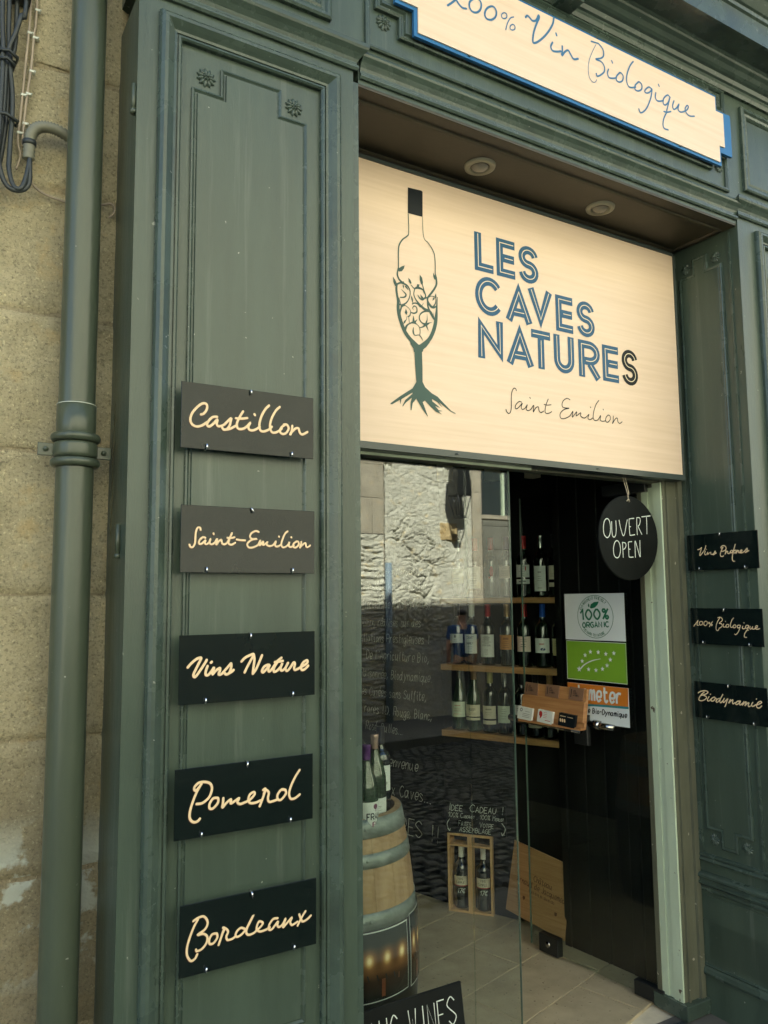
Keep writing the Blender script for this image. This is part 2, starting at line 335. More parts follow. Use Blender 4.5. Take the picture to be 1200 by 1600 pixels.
def catmull(pts, sub=5):
    if len(pts) < 3: return [tuple(p) for p in pts]
    out = []; n = len(pts); loop = math.dist(pts[0][:2], pts[-1][:2]) < 1e-6
    for i in range(n-1):
        p1 = pts[i]; p2 = pts[i+1]
        p0 = pts[i-1] if i > 0 else (pts[-2] if loop else p1); p3 = pts[i+2] if i+2 < n else (pts[1] if loop else p2)
        for k in range(sub):
            t = k/sub; out.append(tuple(0.5*((2*b)+(-a+c)*t+(2*a-5*b+4*c-d)*t*t+(-a+3*b-3*c+d)*t**3) for a, b, c, d in zip(p0, p1, p2, p3)))
    out.append(tuple(pts[-1])); return out
_lift = [0]
def ribbon(mb, pts, w, fr, h=0.0006, smooth=True, round_caps=True, sub=5, mitre=False, step=0.000012):
    """a flat pen stroke; every point may carry its own width. It climbs a hair along its length so that it never lies in its own plane"""
    P = [tuple(p) for p in pts]
    if smooth: P = catmull(P, sub)
    if len(P[0]) == 2: P = [(p[0], p[1], w) for p in P]
    Q = [P[0]]
    for p in P[1:]:
        if math.dist(p[:2], Q[-1][:2]) > 1e-5: Q.append(p)
    P = Q; n = len(P)
    if n == 1: P = [P[0], (P[0][0]+1e-4, P[0][1], P[0][2])]; n = 2
    _lift[0] = (_lift[0]+1) % 12; base = h+_lift[0]*0.00002
    L = []; Rr = []
    for i in range(n):
        a = Vector(P[max(i-1, 0)][:2]); b = Vector(P[min(i+1, n-1)][:2]); c = Vector(P[i][:2])
        if mitre and 0 < i < n-1:
            n0 = (c-a).normalized(); n1 = (b-c).normalized(); m0 = Vector((-n0.y, n0.x)); m1 = Vector((-n1.y, n1.x)); d = m0+m1; d = d/max(d.dot(m0), 0.35)
        else:
            t = (b-a).normalized() if (b-a).length > 0 else Vector((1, 0)); d = Vector((-t.y, t.x))
        hw = P[i][2]/2; L.append((c+d*hw, i)); Rr.append((c-d*hw, i))
    st = min(step, 0.0004/max(n, 1))
    vs = [fr(p.x, p.y, base+i*st) for p, i in L]+[fr(p.x, p.y, base+i*st) for p, i in Rr]
    fs = [(i, i+1, n+i+1, n+i) for i in range(n-1)]
    mb.add(vs, fs)
    if round_caps:
        for i, sgn in ((0, -1), (n-1, 1)):
            c = Vector(P[i][:2]); hw = P[i][2]/2; q = P[1] if i == 0 else P[n-2]; t = (c-Vector(q[:2])).normalized(); d = Vector((-t.y, t.x))
            arc = [c+hw*(math.cos(th)*d+math.sin(th)*t) for th in [math.pi*k/6 for k in range(7)]]
            mb.add([fr(p.x, p.y, base+i*st) for p in arc], [tuple(range(7))])
    return mb

# ---- a single-stroke alphabet for chalk and small print: x 0..4, y 0..6, descenders below 0 written y/z
_F = {
'A': '!00 26 40|!12 32', 'B': '!00 06|06 26 35 33 03|03 33 42 31 20 00', 'C': '45 26 04 02 20 41', 'D': '!00 06|06 26 44 42 20 00', 'E': '!46 06 00 40|!03 33', 'F': '!46 06 00|!03 33',
'G': '45 26 04 02 20 41 43|!43 23', 'H': '!00 06|!40 46|!03 43', 'I': '!20 26', 'J': '!36 31|31 20 01', 'K': '!00 06|!46 03 40', 'L': '!06 00 40', 'M': '!00 06 23 46 40', 'N': '!00 06 40 46',
'O': '26 04 02 20 42 44 26', 'P': '!00 06|06 36 45 43 03', 'Q': '26 04 02 20 42 44 26|!22 40', 'R': '!00 06|06 36 45 43 03|!23 40', 'S': '45 26 05 04 42 41 20 01', 'T': '!06 46|!26 20', 'U': '06 02 20 42 46', 'V': '!06 20 46',
'W': '!06 10 24 30 46', 'X': '!00 46|!06 40', 'Y': '!06 23 46|!23 20', 'Z': '!06 46 00 40',
'a': '33 24 03 01 10 32 34|34 31 40', 'b': '06 00|02 24 33 31 20 00', 'c': '33 14 02 10 31', 'd': '33 24 03 01 10 32 36|36 31 40', 'e': '02 32 34 14 02 10 31', 'f': '35 26 15 1y|04 24', 'g': '33 24 03 01 10 32 34|34 3z 1y 0z', 'h': '06 00|02 24 33 30', 'i': '14 11 20|15 16', 'j': '24 2z 0y|25 26',
'k': '06 00|34 02 30', 'l': '16 11 20', 'm': '04 00|02 14 24 20|22 34 44 40', 'n': '04 00|02 24 33 30', 'o': '14 02 10 32 14', 'p': '04 0y|03 24 33 31 10 01', 'q': '33 24 03 01 10 32 34|34 3y', 'r': '04 00|02 14 34', 's': '33 14 03 31 20 00', 't': '16 11 20 31|04 34', 'u': '04 01 10 32 34|34 30 40', 'v': '!04 10 34', 'w': '!04 10 22 30 44', 'x': '!00 34|!04 30', 'y': '!04 20|!44 0y', 'z': '!04 34 00 30',
'0': '26 04 02 20 42 44 26', '1': '!04 26 20', '7': '!06 46 10', '2': '05 26 45 43 00|!00 40', '%': '16 05 14 25 16|32 21 30 41 32|!00 46', '.': '!00 10', ',': '!11 0z', '!': '!26 22|!20 21', ':': '!03 13|!00 10', '-': '!03 33', "'": '!26 15', '(': '36 14 12 30', ')': '16 34 32 10', '€': '45 26 04 02 20 41|!z4 34|!z2 32', ' ': ''}
_acc = {'é': ('e', '!25 37'), 'É': ('E', '!27 48'), 'â': ('a', '!05 26 45'), 'è': ('e', '!15 07'), 'à': ('a', '!15 06')}
def _pt(c):
    f = lambda ch: {'y': -2, 'z': -1}.get(ch, None) if ch in 'yz' else int(ch)
    return (f(c[0]), f(c[1]))
def text(mb, s, fr, u, v, size, w, adv=1.0, slant=0.0, lw=1.0, rot=0.0, mapf=None, h=0.0006, jitter=0.0, caps=False, sub=3, smallcap=0.0):
    """size = cap height"""
    k = size/6.0; x = 0.0; cr, sr = math.cos(rot), math.sin(rot)
    for ch in s:
        extra = None; g = ch
        if ch in _acc: g, extra = _acc[ch]
        kk = k
        if smallcap and g.islower(): g = g.upper(); kk = k*smallcap
        code = _F.get(g, ''); strokes = code.split('|') if code else []
        if extra: strokes.append(extra)
        mx = 0
        jx = (rnd.random()-.5)*jitter; jy = (rnd.random()-.5)*jitter
        for st in strokes:
            sm = not st.startswith('!'); pts = [_pt(c) for c in st.lstrip('!').split()]
            mx = max([mx]+[p[0] for p in pts]); q = []
            for a, b in pts:
                a2 = x+(a*lw+b*slant)*kk+jx*kk; b2 = (b+jy)*kk
                if mapf: q.append(mapf(a2, b2))
                else: q.append((u+a2*cr-b2*sr, v+a2*sr+b2*cr))
            ribbon(mb, q, w, fr, h=h, smooth=sm, round_caps=False, sub=sub, mitre=not sm)
        x += ((mx if mx else 2)*lw+1.3*adv)*kk
    return x
def textw(s, size, adv=1.0, lw=1.0, smallcap=0.0):
    return text(MB(), s, lambda *a: (0, 0, 0), 0, 0, size, 0.001, adv, 0, lw, smallcap=smallcap)
def draw_data(mb, strokes, w, fr, h=0.0006):
    for st in strokes:
        pts = [(x/1000, y/1000) for x, y in st]; ribbon(mb, pts, w, fr, h=h)
def flat_poly(mb, poly, fr, h):
    n = len(poly); mb.add([fr(u, v, h) for u, v in poly], [tuple(range(n))])

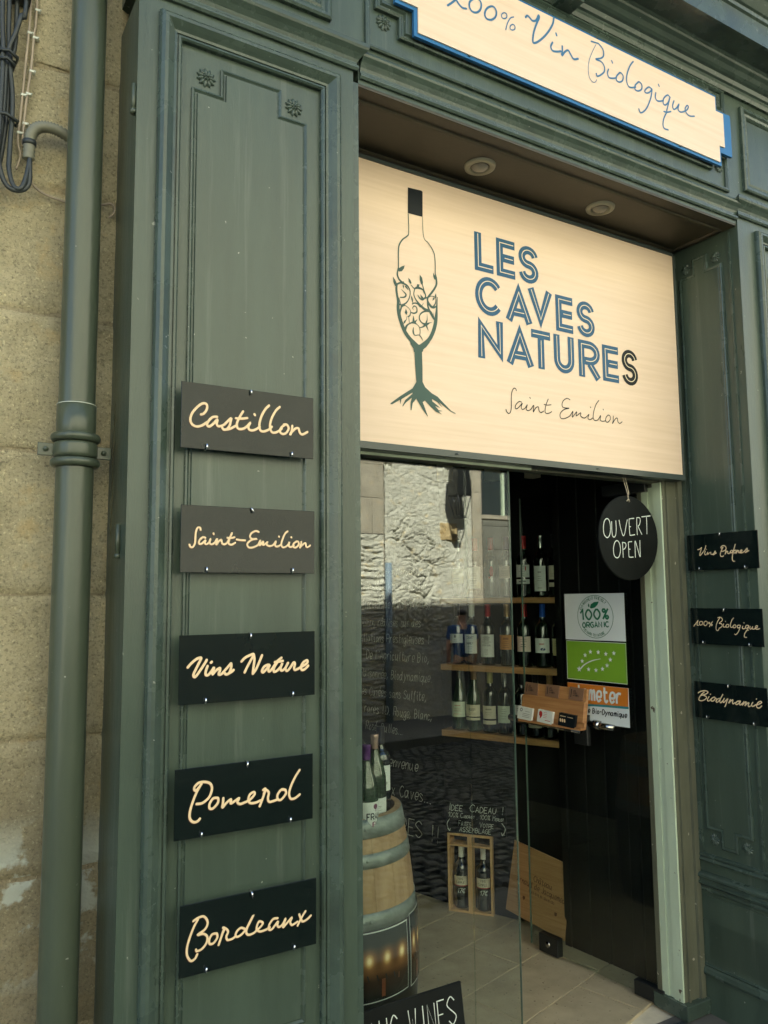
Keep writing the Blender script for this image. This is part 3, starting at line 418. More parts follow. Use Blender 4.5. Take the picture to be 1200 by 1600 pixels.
# traced pen strokes in millimetres on each sign
TR={'castillon':(5.94,[[(564.6,1965.7),(570.9,1968.6),(577.4,1978.1),(578.3,1988.6),(572.4,1992.6),(562.9,1988.7),(552.1,1977.9),(543.1,1964.7),(540.0,1950.8),(544.6,1940.5),(555.5,1936.7),(567.7,1940.7),(578.6,1949.0)],[(602.6,1964.2),(592.3,1962.5),(582.7,1952.7),(578.7,1943.5),(584.3,1939.7),(594.5,1947.9),(603.6,1958.2),(601.7,1947.9),(606.6,1942.6),(617.8,1946.5),(627.6,1956.1),(636.3,1964.6),(635.3,1957.8),(632.8,1947.0),(626.4,1938.0),(618.8,1936.1),(615.3,1939.7)],[(620.8,1936.3),(633.5,1939.3),(649.1,1948.7)],[(665.5,1984.1),(656.1,1967.6),(650.5,1953.0),(653.5,1942.2),(665.1,1942.5),(676.1,1950.1),(683.9,1959.4),(679.0,1949.0),(682.6,1941.5),(694.3,1942.7),(707.3,1951.4)],[(648.1,1965.9),(661.9,1966.6),(675.9,1969.5)],[(694.0,1980.8),(695.5,1978.7)],[(731.1,2005.9),(722.1,1996.8),(711.8,1978.0),(706.6,1957.5),(709.1,1943.7),(718.1,1941.7),(730.0,1947.2),(738.4,1955.2)],[(758.5,2005.6),(749.4,1996.5),(738.9,1978.1),(733.5,1957.5),(737.6,1943.1),(746.6,1941.7),(757.3,1947.1),(764.0,1953.5)],[(774.0,1964.4),(763.3,1956.3),(759.7,1945.9),(766.5,1940.3),(775.7,1944.1),(782.1,1955.4),(777.1,1964.1),(769.4,1963.6)],[(792.0,1962.8),(790.2,1950.4),(785.9,1939.9),(791.1,1948.5),(800.4,1957.3),(808.3,1958.1),(811.4,1948.8),(818.7,1944.3),(832.0,1951.7)]]),'saint_dash':(4.68,[[(567.9,1701.8),(566.2,1706.5),(560.6,1705.8),(557.0,1696.7),(556.1,1684.8),(555.2,1671.6),(550.6,1662.9),(545.2,1662.7),(542.7,1667.9)],[(579.1,1684.2),(573.1,1685.1),(565.6,1678.5),(564.6,1671.1),(570.6,1670.7),(579.7,1678.9),(577.6,1673.0),(580.9,1669.9),(587.4,1673.3),(591.1,1682.4),(589.0,1673.3),(593.7,1669.8),(600.5,1673.7),(606.5,1682.9),(604.5,1669.0),(610.2,1677.1),(616.5,1680.5),(617.7,1674.1),(622.7,1670.5),(629.7,1674.4),(636.5,1685.9),(641.5,1696.9)],[(641.5,1696.9),(635.2,1681.8),(633.9,1672.9),(640.9,1670.4),(649.6,1675.0)],[(630.9,1685.8),(639.4,1685.5),(647.8,1687.3)],[(598.0,1694.9),(598.4,1692.8)],[(653.0,1682.6),(662.1,1681.3),(673.5,1681.1)],[(706.9,1701.8),(699.3,1703.7),(689.2,1698.5),(685.5,1690.1),(691.4,1684.8),(703.0,1685.7),(689.3,1682.6),(679.3,1673.6),(682.3,1665.5),(692.4,1665.2),(705.4,1671.5),(711.2,1682.7),(709.5,1670.3),(718.6,1680.1),(717.7,1671.3),(727.4,1677.1),(728.9,1679.9),(727.5,1672.1),(734.9,1669.5),(743.8,1672.5),(750.3,1681.0),(748.3,1671.3),(754.3,1668.9),(763.3,1673.0)],[(780.4,1705.7),(773.7,1699.9),(767.7,1687.1),(764.2,1674.4),(767.8,1667.6),(775.4,1668.9),(782.9,1674.9),(785.4,1680.6),(783.6,1671.3),(789.1,1668.6),(796.7,1672.5)],[(758.0,1692.9),(758.6,1691.8)],[(789.9,1692.2),(790.5,1691.4)],[(805.0,1682.5),(796.7,1677.2),(795.2,1669.6),(802.0,1667.8),(810.0,1674.8),(807.5,1681.8),(801.9,1681.3)],[(816.8,1681.5),(815.5,1674.4),(812.4,1667.2),(819.9,1675.0),(827.7,1678.9),(828.6,1671.9),(833.0,1669.1),(840.2,1673.6)]]),'vins_nature':(6.91,[[(543.7,1398.8),(552.2,1407.8),(563.9,1416.1),(573.5,1417.7),(569.4,1408.2),(561.7,1393.3),(556.6,1382.1),(559.3,1376.9),(564.5,1380.9),(574.9,1395.1),(584.0,1408.8),(585.9,1412.5)],[(588.2,1399.0),(584.4,1386.9),(585.3,1379.7),(591.7,1380.9),(600.4,1391.2),(603.1,1395.7),(601.8,1388.0),(599.8,1380.4),(607.3,1387.7),(616.7,1393.4),(616.8,1387.2),(614.2,1380.1),(619.6,1379.3),(627.8,1386.6),(640.0,1399.5),(643.3,1401.9),(642.9,1391.5),(638.8,1381.3),(632.0,1378.6),(627.8,1381.4)],[(638.8,1380.8),(645.2,1384.1),(649.0,1387.3)],[(596.2,1406.4),(597.8,1407.8)],[(667.8,1405.4),(676.2,1413.4),(687.5,1418.2),(697.2,1420.4),(690.4,1407.5),(682.1,1393.4),(675.4,1380.6)],[(697.2,1419.3),(699.0,1408.4),(696.9,1391.3),(695.3,1376.5)],[(695.3,1376.5),(702.1,1384.4),(710.6,1401.2),(717.4,1416.8)],[(732.3,1394.7),(723.6,1391.2),(717.9,1382.7),(720.0,1378.0),(728.0,1384.3),(736.7,1394.5),(733.3,1385.3),(735.4,1379.1),(742.6,1384.8),(754.3,1400.3),(766.1,1409.2)],[(755.8,1398.9),(747.9,1387.2),(747.1,1378.4),(754.4,1379.6),(764.7,1389.0),(768.5,1396.9),(763.8,1385.0),(766.8,1379.5),(775.2,1384.4),(782.6,1396.2)],[(749.9,1399.7),(760.2,1400.8),(769.7,1401.5)],[(782.6,1396.2),(776.6,1384.3),(780.6,1378.2),(788.6,1385.0),(797.6,1396.8),(800.7,1392.6),(798.6,1384.5),(800.7,1379.0),(808.3,1381.3),(820.5,1386.9),(832.7,1393.7),(832.1,1400.1),(824.1,1396.9),(817.4,1389.0),(816.8,1380.0),(824.2,1378.5),(835.2,1387.2)]]),'pomerol':(5.69,[[(568.5,1105.5),(582.0,1106.1),(596.4,1116.6),(602.3,1133.3),(597.8,1145.1),(585.3,1149.9),(572.2,1149.5),(563.2,1142.0),(563.3,1135.3),(568.5,1135.2),(578.3,1146.3)],[(578.3,1146.3),(568.6,1131.4),(559.1,1109.3),(553.7,1090.4),(554.5,1075.6),(563.1,1068.2),(571.6,1069.4),(576.0,1073.7)],[(616.4,1111.4),(605.7,1112.4),(597.4,1101.6),(598.1,1092.0),(606.0,1091.7),(616.0,1101.5),(616.5,1110.9),(611.1,1112.7)],[(628.6,1109.8),(627.9,1099.9),(626.9,1090.0),(635.5,1098.3),(646.3,1104.9),(645.8,1096.1),(657.2,1100.9),(665.5,1104.9),(661.4,1096.5),(668.4,1091.8),(679.4,1094.1),(690.5,1097.7),(701.6,1107.7),(700.2,1113.5),(690.4,1109.2),(687.2,1098.1),(692.0,1090.6),(704.6,1089.9),(715.9,1092.9)],[(722.8,1115.2),(728.5,1116.6),(723.8,1102.2),(714.6,1080.8)],[(724.3,1106.0),(728.5,1114.5),(736.3,1107.8),(734.4,1095.6),(737.3,1087.4),(747.4,1087.4),(758.4,1089.8)],[(777.9,1108.1),(767.6,1110.0),(758.3,1100.2),(759.0,1089.2),(767.7,1088.5),(778.8,1100.1),(776.4,1108.3),(770.5,1109.6)],[(813.4,1148.7),(803.0,1135.3),(791.1,1114.3),(786.8,1097.8),(791.2,1086.7),(801.6,1086.6),(813.6,1093.4)]]),'bordeaux':(5.11,[[(565.2,864.1),(575.4,868.5),(587.0,869.2),(594.9,860.8),(596.4,850.9),(590.0,841.4),(574.7,833.9),(587.6,833.5),(596.2,825.7),(594.4,812.9),(584.2,803.2),(573.4,800.9)],[(574.9,865.0),(566.7,852.3),(558.1,832.8),(552.8,815.0),(552.4,798.5),(560.2,784.9),(569.1,786.4),(574.5,794.7)],[(573.4,800.9),(571.8,804.8)],[(617.7,827.5),(607.2,828.1),(600.8,818.7),(601.7,810.1),(610.0,809.4),(618.3,818.5),(617.7,827.0),(612.4,828.7)],[(631.3,836.7),(634.8,834.3),(628.3,819.9),(621.9,803.2)],[(628.8,822.2),(634.8,834.3),(642.9,826.5),(639.0,816.4),(642.3,809.1),(652.5,809.3),(660.5,812.9)],[(682.1,823.0),(672.5,827.5),(663.1,822.2),(660.5,814.2),(665.9,810.5),(678.1,816.5),(690.3,829.9),(701.7,848.6),(690.3,831.2),(684.9,817.5),(689.1,809.7),(700.1,809.8),(709.8,814.6),(720.9,822.2),(723.6,827.9),(715.2,832.2),(710.2,824.5),(709.8,815.9),(718.1,810.4),(730.7,811.4),(740.6,814.3)],[(759.8,829.7),(749.0,830.2),(740.0,820.7),(738.4,811.0),(746.3,809.4),(760.5,822.7),(759.1,814.7),(763.4,810.3),(772.0,814.0),(779.2,825.2),(774.9,813.4),(773.5,807.4),(783.5,815.4),(795.1,824.4),(790.8,815.1),(795.2,807.9),(808.4,812.0)],[(813.3,827.1),(817.2,817.3),(821.6,810.0),(832.0,811.7),(842.5,818.6)],[(829.0,830.9),(818.7,818.3),(809.3,803.6)]]),'vins_propres':(4.05,[[(-1995.8,1717.5),(-1988.5,1718.6),(-1982.6,1721.2),(-1978.1,1724.7),(-1980.6,1716.2),(-1985.9,1704.2),(-1987.1,1694.4),(-1976.5,1702.5),(-1964.3,1716.5),(-1958.6,1730.2)],[(-1962.7,1710.3),(-1966.1,1700.7),(-1962.7,1696.1),(-1956.8,1699.0),(-1951.6,1706.1),(-1953.2,1697.2),(-1945.3,1702.1),(-1938.7,1704.7),(-1938.6,1698.1),(-1931.7,1696.1),(-1924.4,1701.1),(-1919.0,1708.5),(-1919.4,1702.0),(-1923.4,1695.7),(-1929.0,1694.5),(-1914.8,1700.6)],[(-1957.7,1716.9),(-1957.2,1715.9)],[(-1891.7,1705.4),(-1880.1,1707.2),(-1872.1,1715.1),(-1876.3,1724.9),(-1887.1,1726.0),(-1894.3,1719.9),(-1889.0,1717.2),(-1884.7,1721.8),(-1892.3,1709.0),(-1897.6,1697.3),(-1896.3,1687.6),(-1888.2,1686.0),(-1884.6,1688.3)],[(-1873.2,1709.2),(-1875.2,1699.7),(-1878.3,1693.5),(-1869.5,1704.2),(-1865.6,1702.8),(-1865.9,1696.9),(-1859.2,1696.5),(-1851.9,1706.8),(-1854.9,1701.1),(-1852.5,1697.4),(-1845.7,1700.6),(-1845.4,1705.3),(-1849.2,1707.2)],[(-1833.3,1728.3),(-1838.1,1715.6),(-1844.5,1697.0),(-1848.4,1678.3),(-1846.4,1667.5),(-1838.5,1666.5)],[(-1841.1,1696.8),(-1835.2,1697.7),(-1830.9,1703.4),(-1834.7,1707.1),(-1840.7,1702.7)],[(-1826.8,1706.7),(-1829.3,1699.7),(-1832.8,1694.0),(-1824.3,1704.2),(-1820.4,1704.0),(-1821.5,1698.2),(-1816.9,1696.8),(-1808.8,1701.0),(-1807.2,1705.6),(-1812.5,1704.7),(-1815.5,1697.9),(-1809.2,1695.7),(-1795.8,1701.5),(-1786.2,1711.5),(-1785.2,1706.8),(-1788.2,1699.9),(-1794.9,1695.6),(-1779.1,1702.5)]]),'bio_small':(3.54,[[(-2030.5,1424.4),(-2019.7,1436.2),(-2010.4,1447.4),(-2014.5,1436.3),(-2015.8,1429.0),(-2010.1,1427.9)],[(-1994.9,1442.8),(-2002.1,1441.5),(-2005.5,1432.9),(-2000.6,1428.6),(-1992.7,1432.0),(-1990.2,1440.5),(-1994.8,1443.3)],[(-1974.9,1444.5),(-1982.7,1441.2),(-1985.5,1432.2),(-1980.2,1427.5),(-1972.0,1431.8),(-1969.8,1440.5),(-1974.9,1444.5)],[(-1961.1,1440.7),(-1964.1,1437.5),(-1961.4,1434.5),(-1957.6,1437.4),(-1961.1,1440.7)],[(-1947.0,1442.7),(-1954.5,1434.2),(-1961.2,1424.4)],[(-1951.1,1434.2),(-1954.1,1431.3),(-1951.5,1428.3),(-1948.0,1431.5),(-1951.1,1434.2)],[(-1923.2,1458.2),(-1911.0,1460.1),(-1903.8,1453.1),(-1907.0,1446.0),(-1918.4,1437.9),(-1907.6,1435.8),(-1905.8,1429.5),(-1911.1,1423.4),(-1920.1,1418.9)],[(-1913.8,1458.9),(-1923.3,1446.8),(-1931.2,1430.0),(-1932.9,1415.7),(-1927.7,1410.6),(-1921.2,1414.1)],[(-1900.0,1436.0),(-1902.2,1427.2),(-1897.5,1424.3),(-1889.3,1426.4)],[(-1891.6,1445.6),(-1891.1,1444.7)],[(-1882.1,1434.8),(-1888.9,1432.3),(-1889.9,1425.2),(-1884.6,1423.7),(-1878.5,1427.9),(-1878.7,1433.2),(-1882.1,1434.8)],[(-1856.7,1458.8),(-1863.7,1451.6),(-1870.5,1436.3),(-1871.2,1425.7),(-1865.4,1424.7),(-1859.4,1428.4)],[(-1853.0,1433.9),(-1859.7,1430.7),(-1860.6,1424.9),(-1854.9,1423.2),(-1848.9,1427.0),(-1849.1,1432.1),(-1853.0,1433.9)],[(-1831.3,1432.6),(-1839.9,1432.9),(-1843.7,1426.5),(-1839.3,1422.7),(-1831.6,1428.0),(-1830.3,1432.6),(-1834.1,1421.0),(-1841.5,1406.9),(-1851.2,1398.4),(-1855.9,1399.9)],[(-1821.2,1429.4),(-1823.7,1422.4),(-1818.7,1420.3),(-1812.1,1422.8)],[(-1815.5,1442.2),(-1815.0,1441.3)],[(-1797.4,1432.4),(-1805.0,1433.3),(-1810.5,1427.4),(-1807.8,1422.2),(-1800.4,1425.4),(-1796.2,1432.4),(-1803.5,1417.3),(-1814.6,1403.2),(-1816.6,1391.6),(-1807.7,1390.2)],[(-1807.5,1414.9),(-1798.4,1416.3)],[(-1791.2,1430.2),(-1793.4,1423.3),(-1790.1,1420.0),(-1784.0,1424.8),(-1781.1,1430.5),(-1784.1,1422.5),(-1779.2,1420.3),(-1771.5,1423.3),(-1763.7,1427.6),(-1762.7,1432.6),(-1767.7,1432.0),(-1771.4,1425.1),(-1766.7,1420.3),(-1754.1,1422.9)]]),'biodynamie':(4.68,[[(-2026.1,1172.0),(-2012.0,1179.8),(-1993.4,1183.0),(-1983.1,1180.9),(-1985.5,1174.7),(-1998.5,1168.2),(-2015.8,1162.7)],[(-1999.4,1177.0),(-2012.8,1166.1),(-2023.6,1151.8),(-2021.2,1143.7),(-2006.9,1145.2),(-1992.3,1153.9),(-1990.5,1161.2),(-2001.5,1164.8)],[(-1978.7,1162.4),(-1986.0,1152.2),(-1984.4,1145.9),(-1977.3,1148.3),(-1969.9,1155.0)],[(-1973.1,1171.2),(-1972.2,1172.3)],[(-1955.6,1163.5),(-1967.0,1157.7),(-1970.3,1149.1),(-1963.5,1147.4),(-1954.3,1154.3),(-1953.0,1161.5),(-1957.0,1163.4),(-1946.4,1157.4)],[(-1933.9,1161.1),(-1943.7,1156.5),(-1949.7,1148.2),(-1944.9,1145.4),(-1934.3,1154.0),(-1925.4,1166.6),(-1918.0,1177.8),(-1928.4,1161.6),(-1933.2,1150.6),(-1929.4,1145.2),(-1920.9,1153.1)],[(-1913.5,1163.2),(-1919.6,1152.1),(-1917.2,1147.7),(-1907.3,1155.7),(-1898.8,1162.8),(-1904.1,1151.4),(-1908.2,1140.5),(-1912.7,1133.1)],[(-1888.3,1161.1),(-1893.4,1152.5),(-1895.8,1147.7),(-1886.0,1156.8),(-1877.8,1161.1),(-1879.6,1152.9),(-1878.6,1147.2),(-1869.2,1151.7)],[(-1849.2,1159.5),(-1859.7,1157.7),(-1866.6,1150.8),(-1864.9,1145.7),(-1854.9,1150.9),(-1846.6,1160.5),(-1851.1,1150.2),(-1848.8,1145.9),(-1838.0,1153.9)],[(-1833.7,1160.0),(-1837.6,1151.7),(-1841.0,1145.6),(-1830.1,1157.0),(-1824.4,1158.8),(-1827.9,1150.5),(-1829.5,1145.8),(-1818.7,1156.0),(-1813.6,1156.5),(-1816.6,1149.4),(-1815.6,1143.9),(-1807.9,1147.0)],[(-1798.2,1160.4),(-1803.8,1152.0),(-1801.6,1146.6),(-1794.0,1148.6),(-1787.4,1153.8)],[(-1783.7,1173.2),(-1782.6,1174.4)],[(-1785.0,1152.9),(-1773.5,1157.5),(-1763.2,1164.2),(-1767.9,1167.5),(-1778.2,1161.5),(-1783.8,1151.9),(-1781.8,1144.3),(-1773.1,1144.2),(-1764.0,1151.9)]]),'saint_main':(3.32,[[(1759.1,2242.1),(1755.6,2248.3),(1747.6,2248.0),(1739.1,2234.7),(1735.5,2210.2),(1735.1,2184.4),(1730.8,2165.5),(1722.6,2158.4),(1714.5,2162.9),(1711.0,2170.6)],[(1780.5,2204.6),(1769.7,2205.1),(1755.1,2192.3),(1752.3,2180.9),(1759.3,2179.1),(1773.9,2190.8),(1783.8,2201.3),(1778.5,2187.6),(1783.0,2179.6),(1795.1,2184.7),(1806.1,2198.3),(1800.7,2182.8),(1808.2,2178.1),(1821.4,2184.1),(1835.1,2199.9),(1832.2,2176.3),(1843.5,2191.5),(1855.9,2196.7),(1858.8,2183.9),(1867.4,2178.1),(1879.9,2184.4)],[(1903.1,2230.0),(1892.3,2208.6),(1886.4,2185.1),(1893.0,2177.9),(1907.0,2181.0),(1917.2,2186.8)],[(1883.4,2208.6),(1898.2,2208.1),(1915.8,2211.4)],[(1818.7,2226.1),(1820.5,2222.5)],[(2007.0,2240.4),(1993.2,2243.8),(1975.9,2233.9),(1968.1,2219.5),(1973.7,2208.6),(2002.0,2208.8),(1978.6,2202.2),(1958.5,2185.7),(1959.3,2169.3),(1977.1,2168.6),(2003.3,2181.1),(2019.7,2200.4),(2015.5,2177.8),(2037.9,2200.5),(2034.6,2184.6),(2057.2,2198.8),(2056.7,2187.0),(2073.8,2181.1),(2090.2,2190.7),(2098.5,2197.6),(2092.5,2183.1),(2102.9,2178.4),(2119.5,2188.1)],[(2151.1,2255.2),(2135.5,2237.4),(2123.3,2210.2),(2119.5,2188.1),(2127.1,2178.2),(2143.5,2182.8),(2158.0,2200.3),(2154.4,2184.0),(2165.1,2179.2),(2181.7,2183.0)],[(2106.9,2226.1),(2108.9,2223.6)],[(2171.4,2225.7),(2173.4,2222.7)],[(2196.8,2205.8),(2185.2,2195.3),(2183.3,2181.1),(2194.2,2179.1),(2207.1,2191.7),(2205.0,2204.3),(2195.6,2205.7)],[(2223.4,2205.5),(2222.5,2189.4),(2217.3,2176.0),(2232.3,2194.4),(2243.8,2199.7),(2247.0,2186.0),(2255.7,2180.8),(2268.6,2188.3)]]),'vin_top':(6.51,[[(1284.1,3264.1),(1299.2,3278.3),(1314.4,3295.7)],[(1314.4,3295.7),(1324.9,3285.1),(1337.6,3278.3),(1351.9,3281.1)],[(1384.5,3328.2),(1366.5,3309.5),(1364.3,3291.7),(1374.5,3280.8),(1392.2,3285.2),(1405.9,3301.0),(1408.7,3321.1),(1397.9,3331.8),(1384.5,3328.2)],[(1444.6,3325.4),(1428.4,3310.0),(1421.6,3290.2),(1429.8,3279.0),(1447.9,3283.5),(1463.3,3299.2),(1467.1,3317.9),(1458.3,3328.6),(1444.6,3325.4)]]),'pct_top':(3.95,[[(1498.1,3326.1),(1488.6,3317.7),(1488.3,3307.1),(1497.5,3306.5),(1507.0,3314.5),(1507.3,3325.1),(1498.1,3326.1)],[(1535.4,3327.0),(1522.4,3318.0),(1510.1,3296.4),(1502.8,3272.4)],[(1531.2,3300.4),(1521.6,3292.0),(1520.3,3282.2),(1529.1,3281.0),(1538.7,3288.2),(1539.1,3298.1),(1531.2,3300.4)]]),'vin_top2':(6.98,[[(1584.9,3345.5),(1592.4,3354.4),(1602.9,3350.6),(1613.8,3345.0),(1628.7,3352.9),(1639.3,3373.8),(1641.5,3365.9),(1630.8,3343.8),(1617.3,3308.8),(1611.7,3277.1),(1618.3,3271.7),(1643.4,3291.1),(1674.5,3326.9),(1698.6,3366.4),(1704.7,3391.0)],[(1695.9,3303.0),(1687.7,3285.9),(1694.7,3274.5),(1712.5,3277.9),(1730.5,3285.8)],[(1712.6,3340.7),(1714.9,3334.3)],[(1738.0,3305.9),(1737.2,3288.3),(1735.0,3272.5),(1748.6,3290.5),(1763.4,3300.8),(1774.3,3289.8),(1786.7,3279.3),(1806.4,3287.4)]]),'biolog':(5.69,[[(1870.4,3372.7),(1903.6,3377.6)],[(1903.6,3377.6),(1922.9,3365.8),(1926.9,3346.3),(1916.0,3330.1),(1888.0,3315.7),(1912.8,3316.4),(1927.1,3304.4),(1926.1,3285.1),(1907.7,3266.4),(1892.4,3257.2),(1887.9,3264.7)],[(1947.0,3300.9),(1941.1,3284.7),(1947.9,3271.9),(1965.8,3275.5),(1984.0,3283.4)],[(1964.2,3337.7),(1967.9,3331.4)],[(2000.8,3307.8),(1984.3,3288.5),(1983.5,3274.8),(1997.2,3272.7),(2012.2,3282.9),(2017.3,3300.1),(2008.5,3308.6),(1999.2,3307.2)],[(2070.9,3373.8),(2053.7,3351.9),(2037.5,3316.9),(2033.2,3288.3),(2042.7,3272.2),(2058.5,3273.8),(2077.4,3282.2)],[(2092.1,3305.7),(2075.1,3287.3),(2074.2,3272.2),(2090.0,3272.1),(2106.8,3284.5),(2108.9,3300.9),(2097.6,3307.6),(2089.4,3304.0)],[(2159.3,3302.5),(2145.9,3305.8),(2128.8,3292.0),(2122.6,3280.1),(2136.1,3280.0),(2153.2,3292.5),(2161.0,3304.3),(2153.4,3270.8),(2132.8,3228.5),(2112.4,3204.3),(2095.8,3195.0),(2088.5,3205.4)],[(2180.8,3296.7),(2176.8,3278.7),(2184.4,3268.6),(2201.2,3271.8),(2218.4,3279.9)],[(2195.9,3333.0),(2199.9,3327.2)],[(2253.8,3304.7),(2242.8,3309.0),(2221.9,3289.9),(2216.2,3272.0),(2225.7,3265.2),(2243.7,3281.2),(2255.7,3307.3),(2243.1,3272.9),(2232.8,3245.5)],[(2218.4,3238.8),(2235.3,3241.6),(2255.6,3251.0)],[(2234.2,3242.0),(2216.5,3212.4),(2210.3,3186.6),(2216.7,3174.7),(2236.3,3176.1)],[(2276.0,3298.0),(2267.1,3276.9),(2271.9,3264.3),(2288.7,3275.9),(2302.6,3294.7),(2295.4,3274.1),(2305.1,3265.9),(2322.9,3271.7),(2344.3,3286.0),(2354.2,3301.6),(2345.5,3302.8),(2334.3,3284.8),(2343.2,3271.4),(2360.4,3267.6),(2384.5,3274.6)]]),'biolog_thin':(2.33,[[(1892.3,3369.6),(1874.5,3338.3),(1858.0,3302.1),(1851.5,3269.8),(1854.9,3241.1),(1868.9,3229.1),(1881.3,3232.3),(1889.2,3243.7)]]),'ouvert':(3.83,[[(2209.8,1826.4),(2195.8,1818.2),(2188.5,1795.3),(2190.1,1769.5),(2204.5,1755.9),(2218.7,1766.1),(2224.6,1790.1),(2221.4,1816.0),(2209.8,1826.4)],[(2232.2,1816.5),(2231.4,1786.0),(2233.9,1764.4),(2242.8,1759.3),(2251.0,1769.3),(2254.4,1791.2),(2253.8,1819.6)],[(2271.6,1822.9),(2277.3,1796.4),(2286.6,1770.5),(2292.6,1766.3),(2299.5,1777.5),(2307.4,1804.1),(2315.0,1826.5)],[(2351.8,1833.6),(2327.8,1830.4),(2325.0,1824.7),(2324.3,1798.1),(2325.9,1771.7),(2328.9,1768.5),(2352.2,1771.5)],[(2326.1,1800.9),(2332.4,1801.1)],[(2367.1,1836.5),(2365.7,1804.1),(2366.3,1771.9)],[(2367.1,1836.5),(2382.5,1836.5),(2385.6,1825.0),(2379.2,1809.1),(2372.5,1804.4),(2382.6,1786.9),(2390.9,1774.3)],[(2395.1,1841.1),(2443.4,1847.0)],[(2421.0,1839.9),(2421.0,1808.5),(2419.3,1777.0)],[(2255.9,1746.6),(2243.1,1737.6),(2235.7,1714.7),(2238.9,1691.0),(2253.2,1682.6),(2265.0,1690.4),(2272.5,1713.3),(2267.7,1737.1),(2255.9,1746.6)],[(2284.3,1740.9),(2285.0,1715.8),(2285.4,1685.3)],[(2284.3,1740.2),(2298.9,1739.1),(2303.0,1729.3),(2296.1,1718.2),(2286.5,1714.7)],[(2334.7,1745.1),(2317.9,1742.9),(2315.9,1736.2),(2316.2,1714.3),(2316.3,1690.2),(2322.4,1686.4),(2338.9,1687.3)],[(2316.3,1716.1),(2324.2,1716.2)],[(2350.8,1686.4),(2351.1,1717.3),(2352.7,1747.8),(2361.4,1728.6),(2376.5,1688.0),(2377.7,1717.9),(2378.7,1750.1)]])}
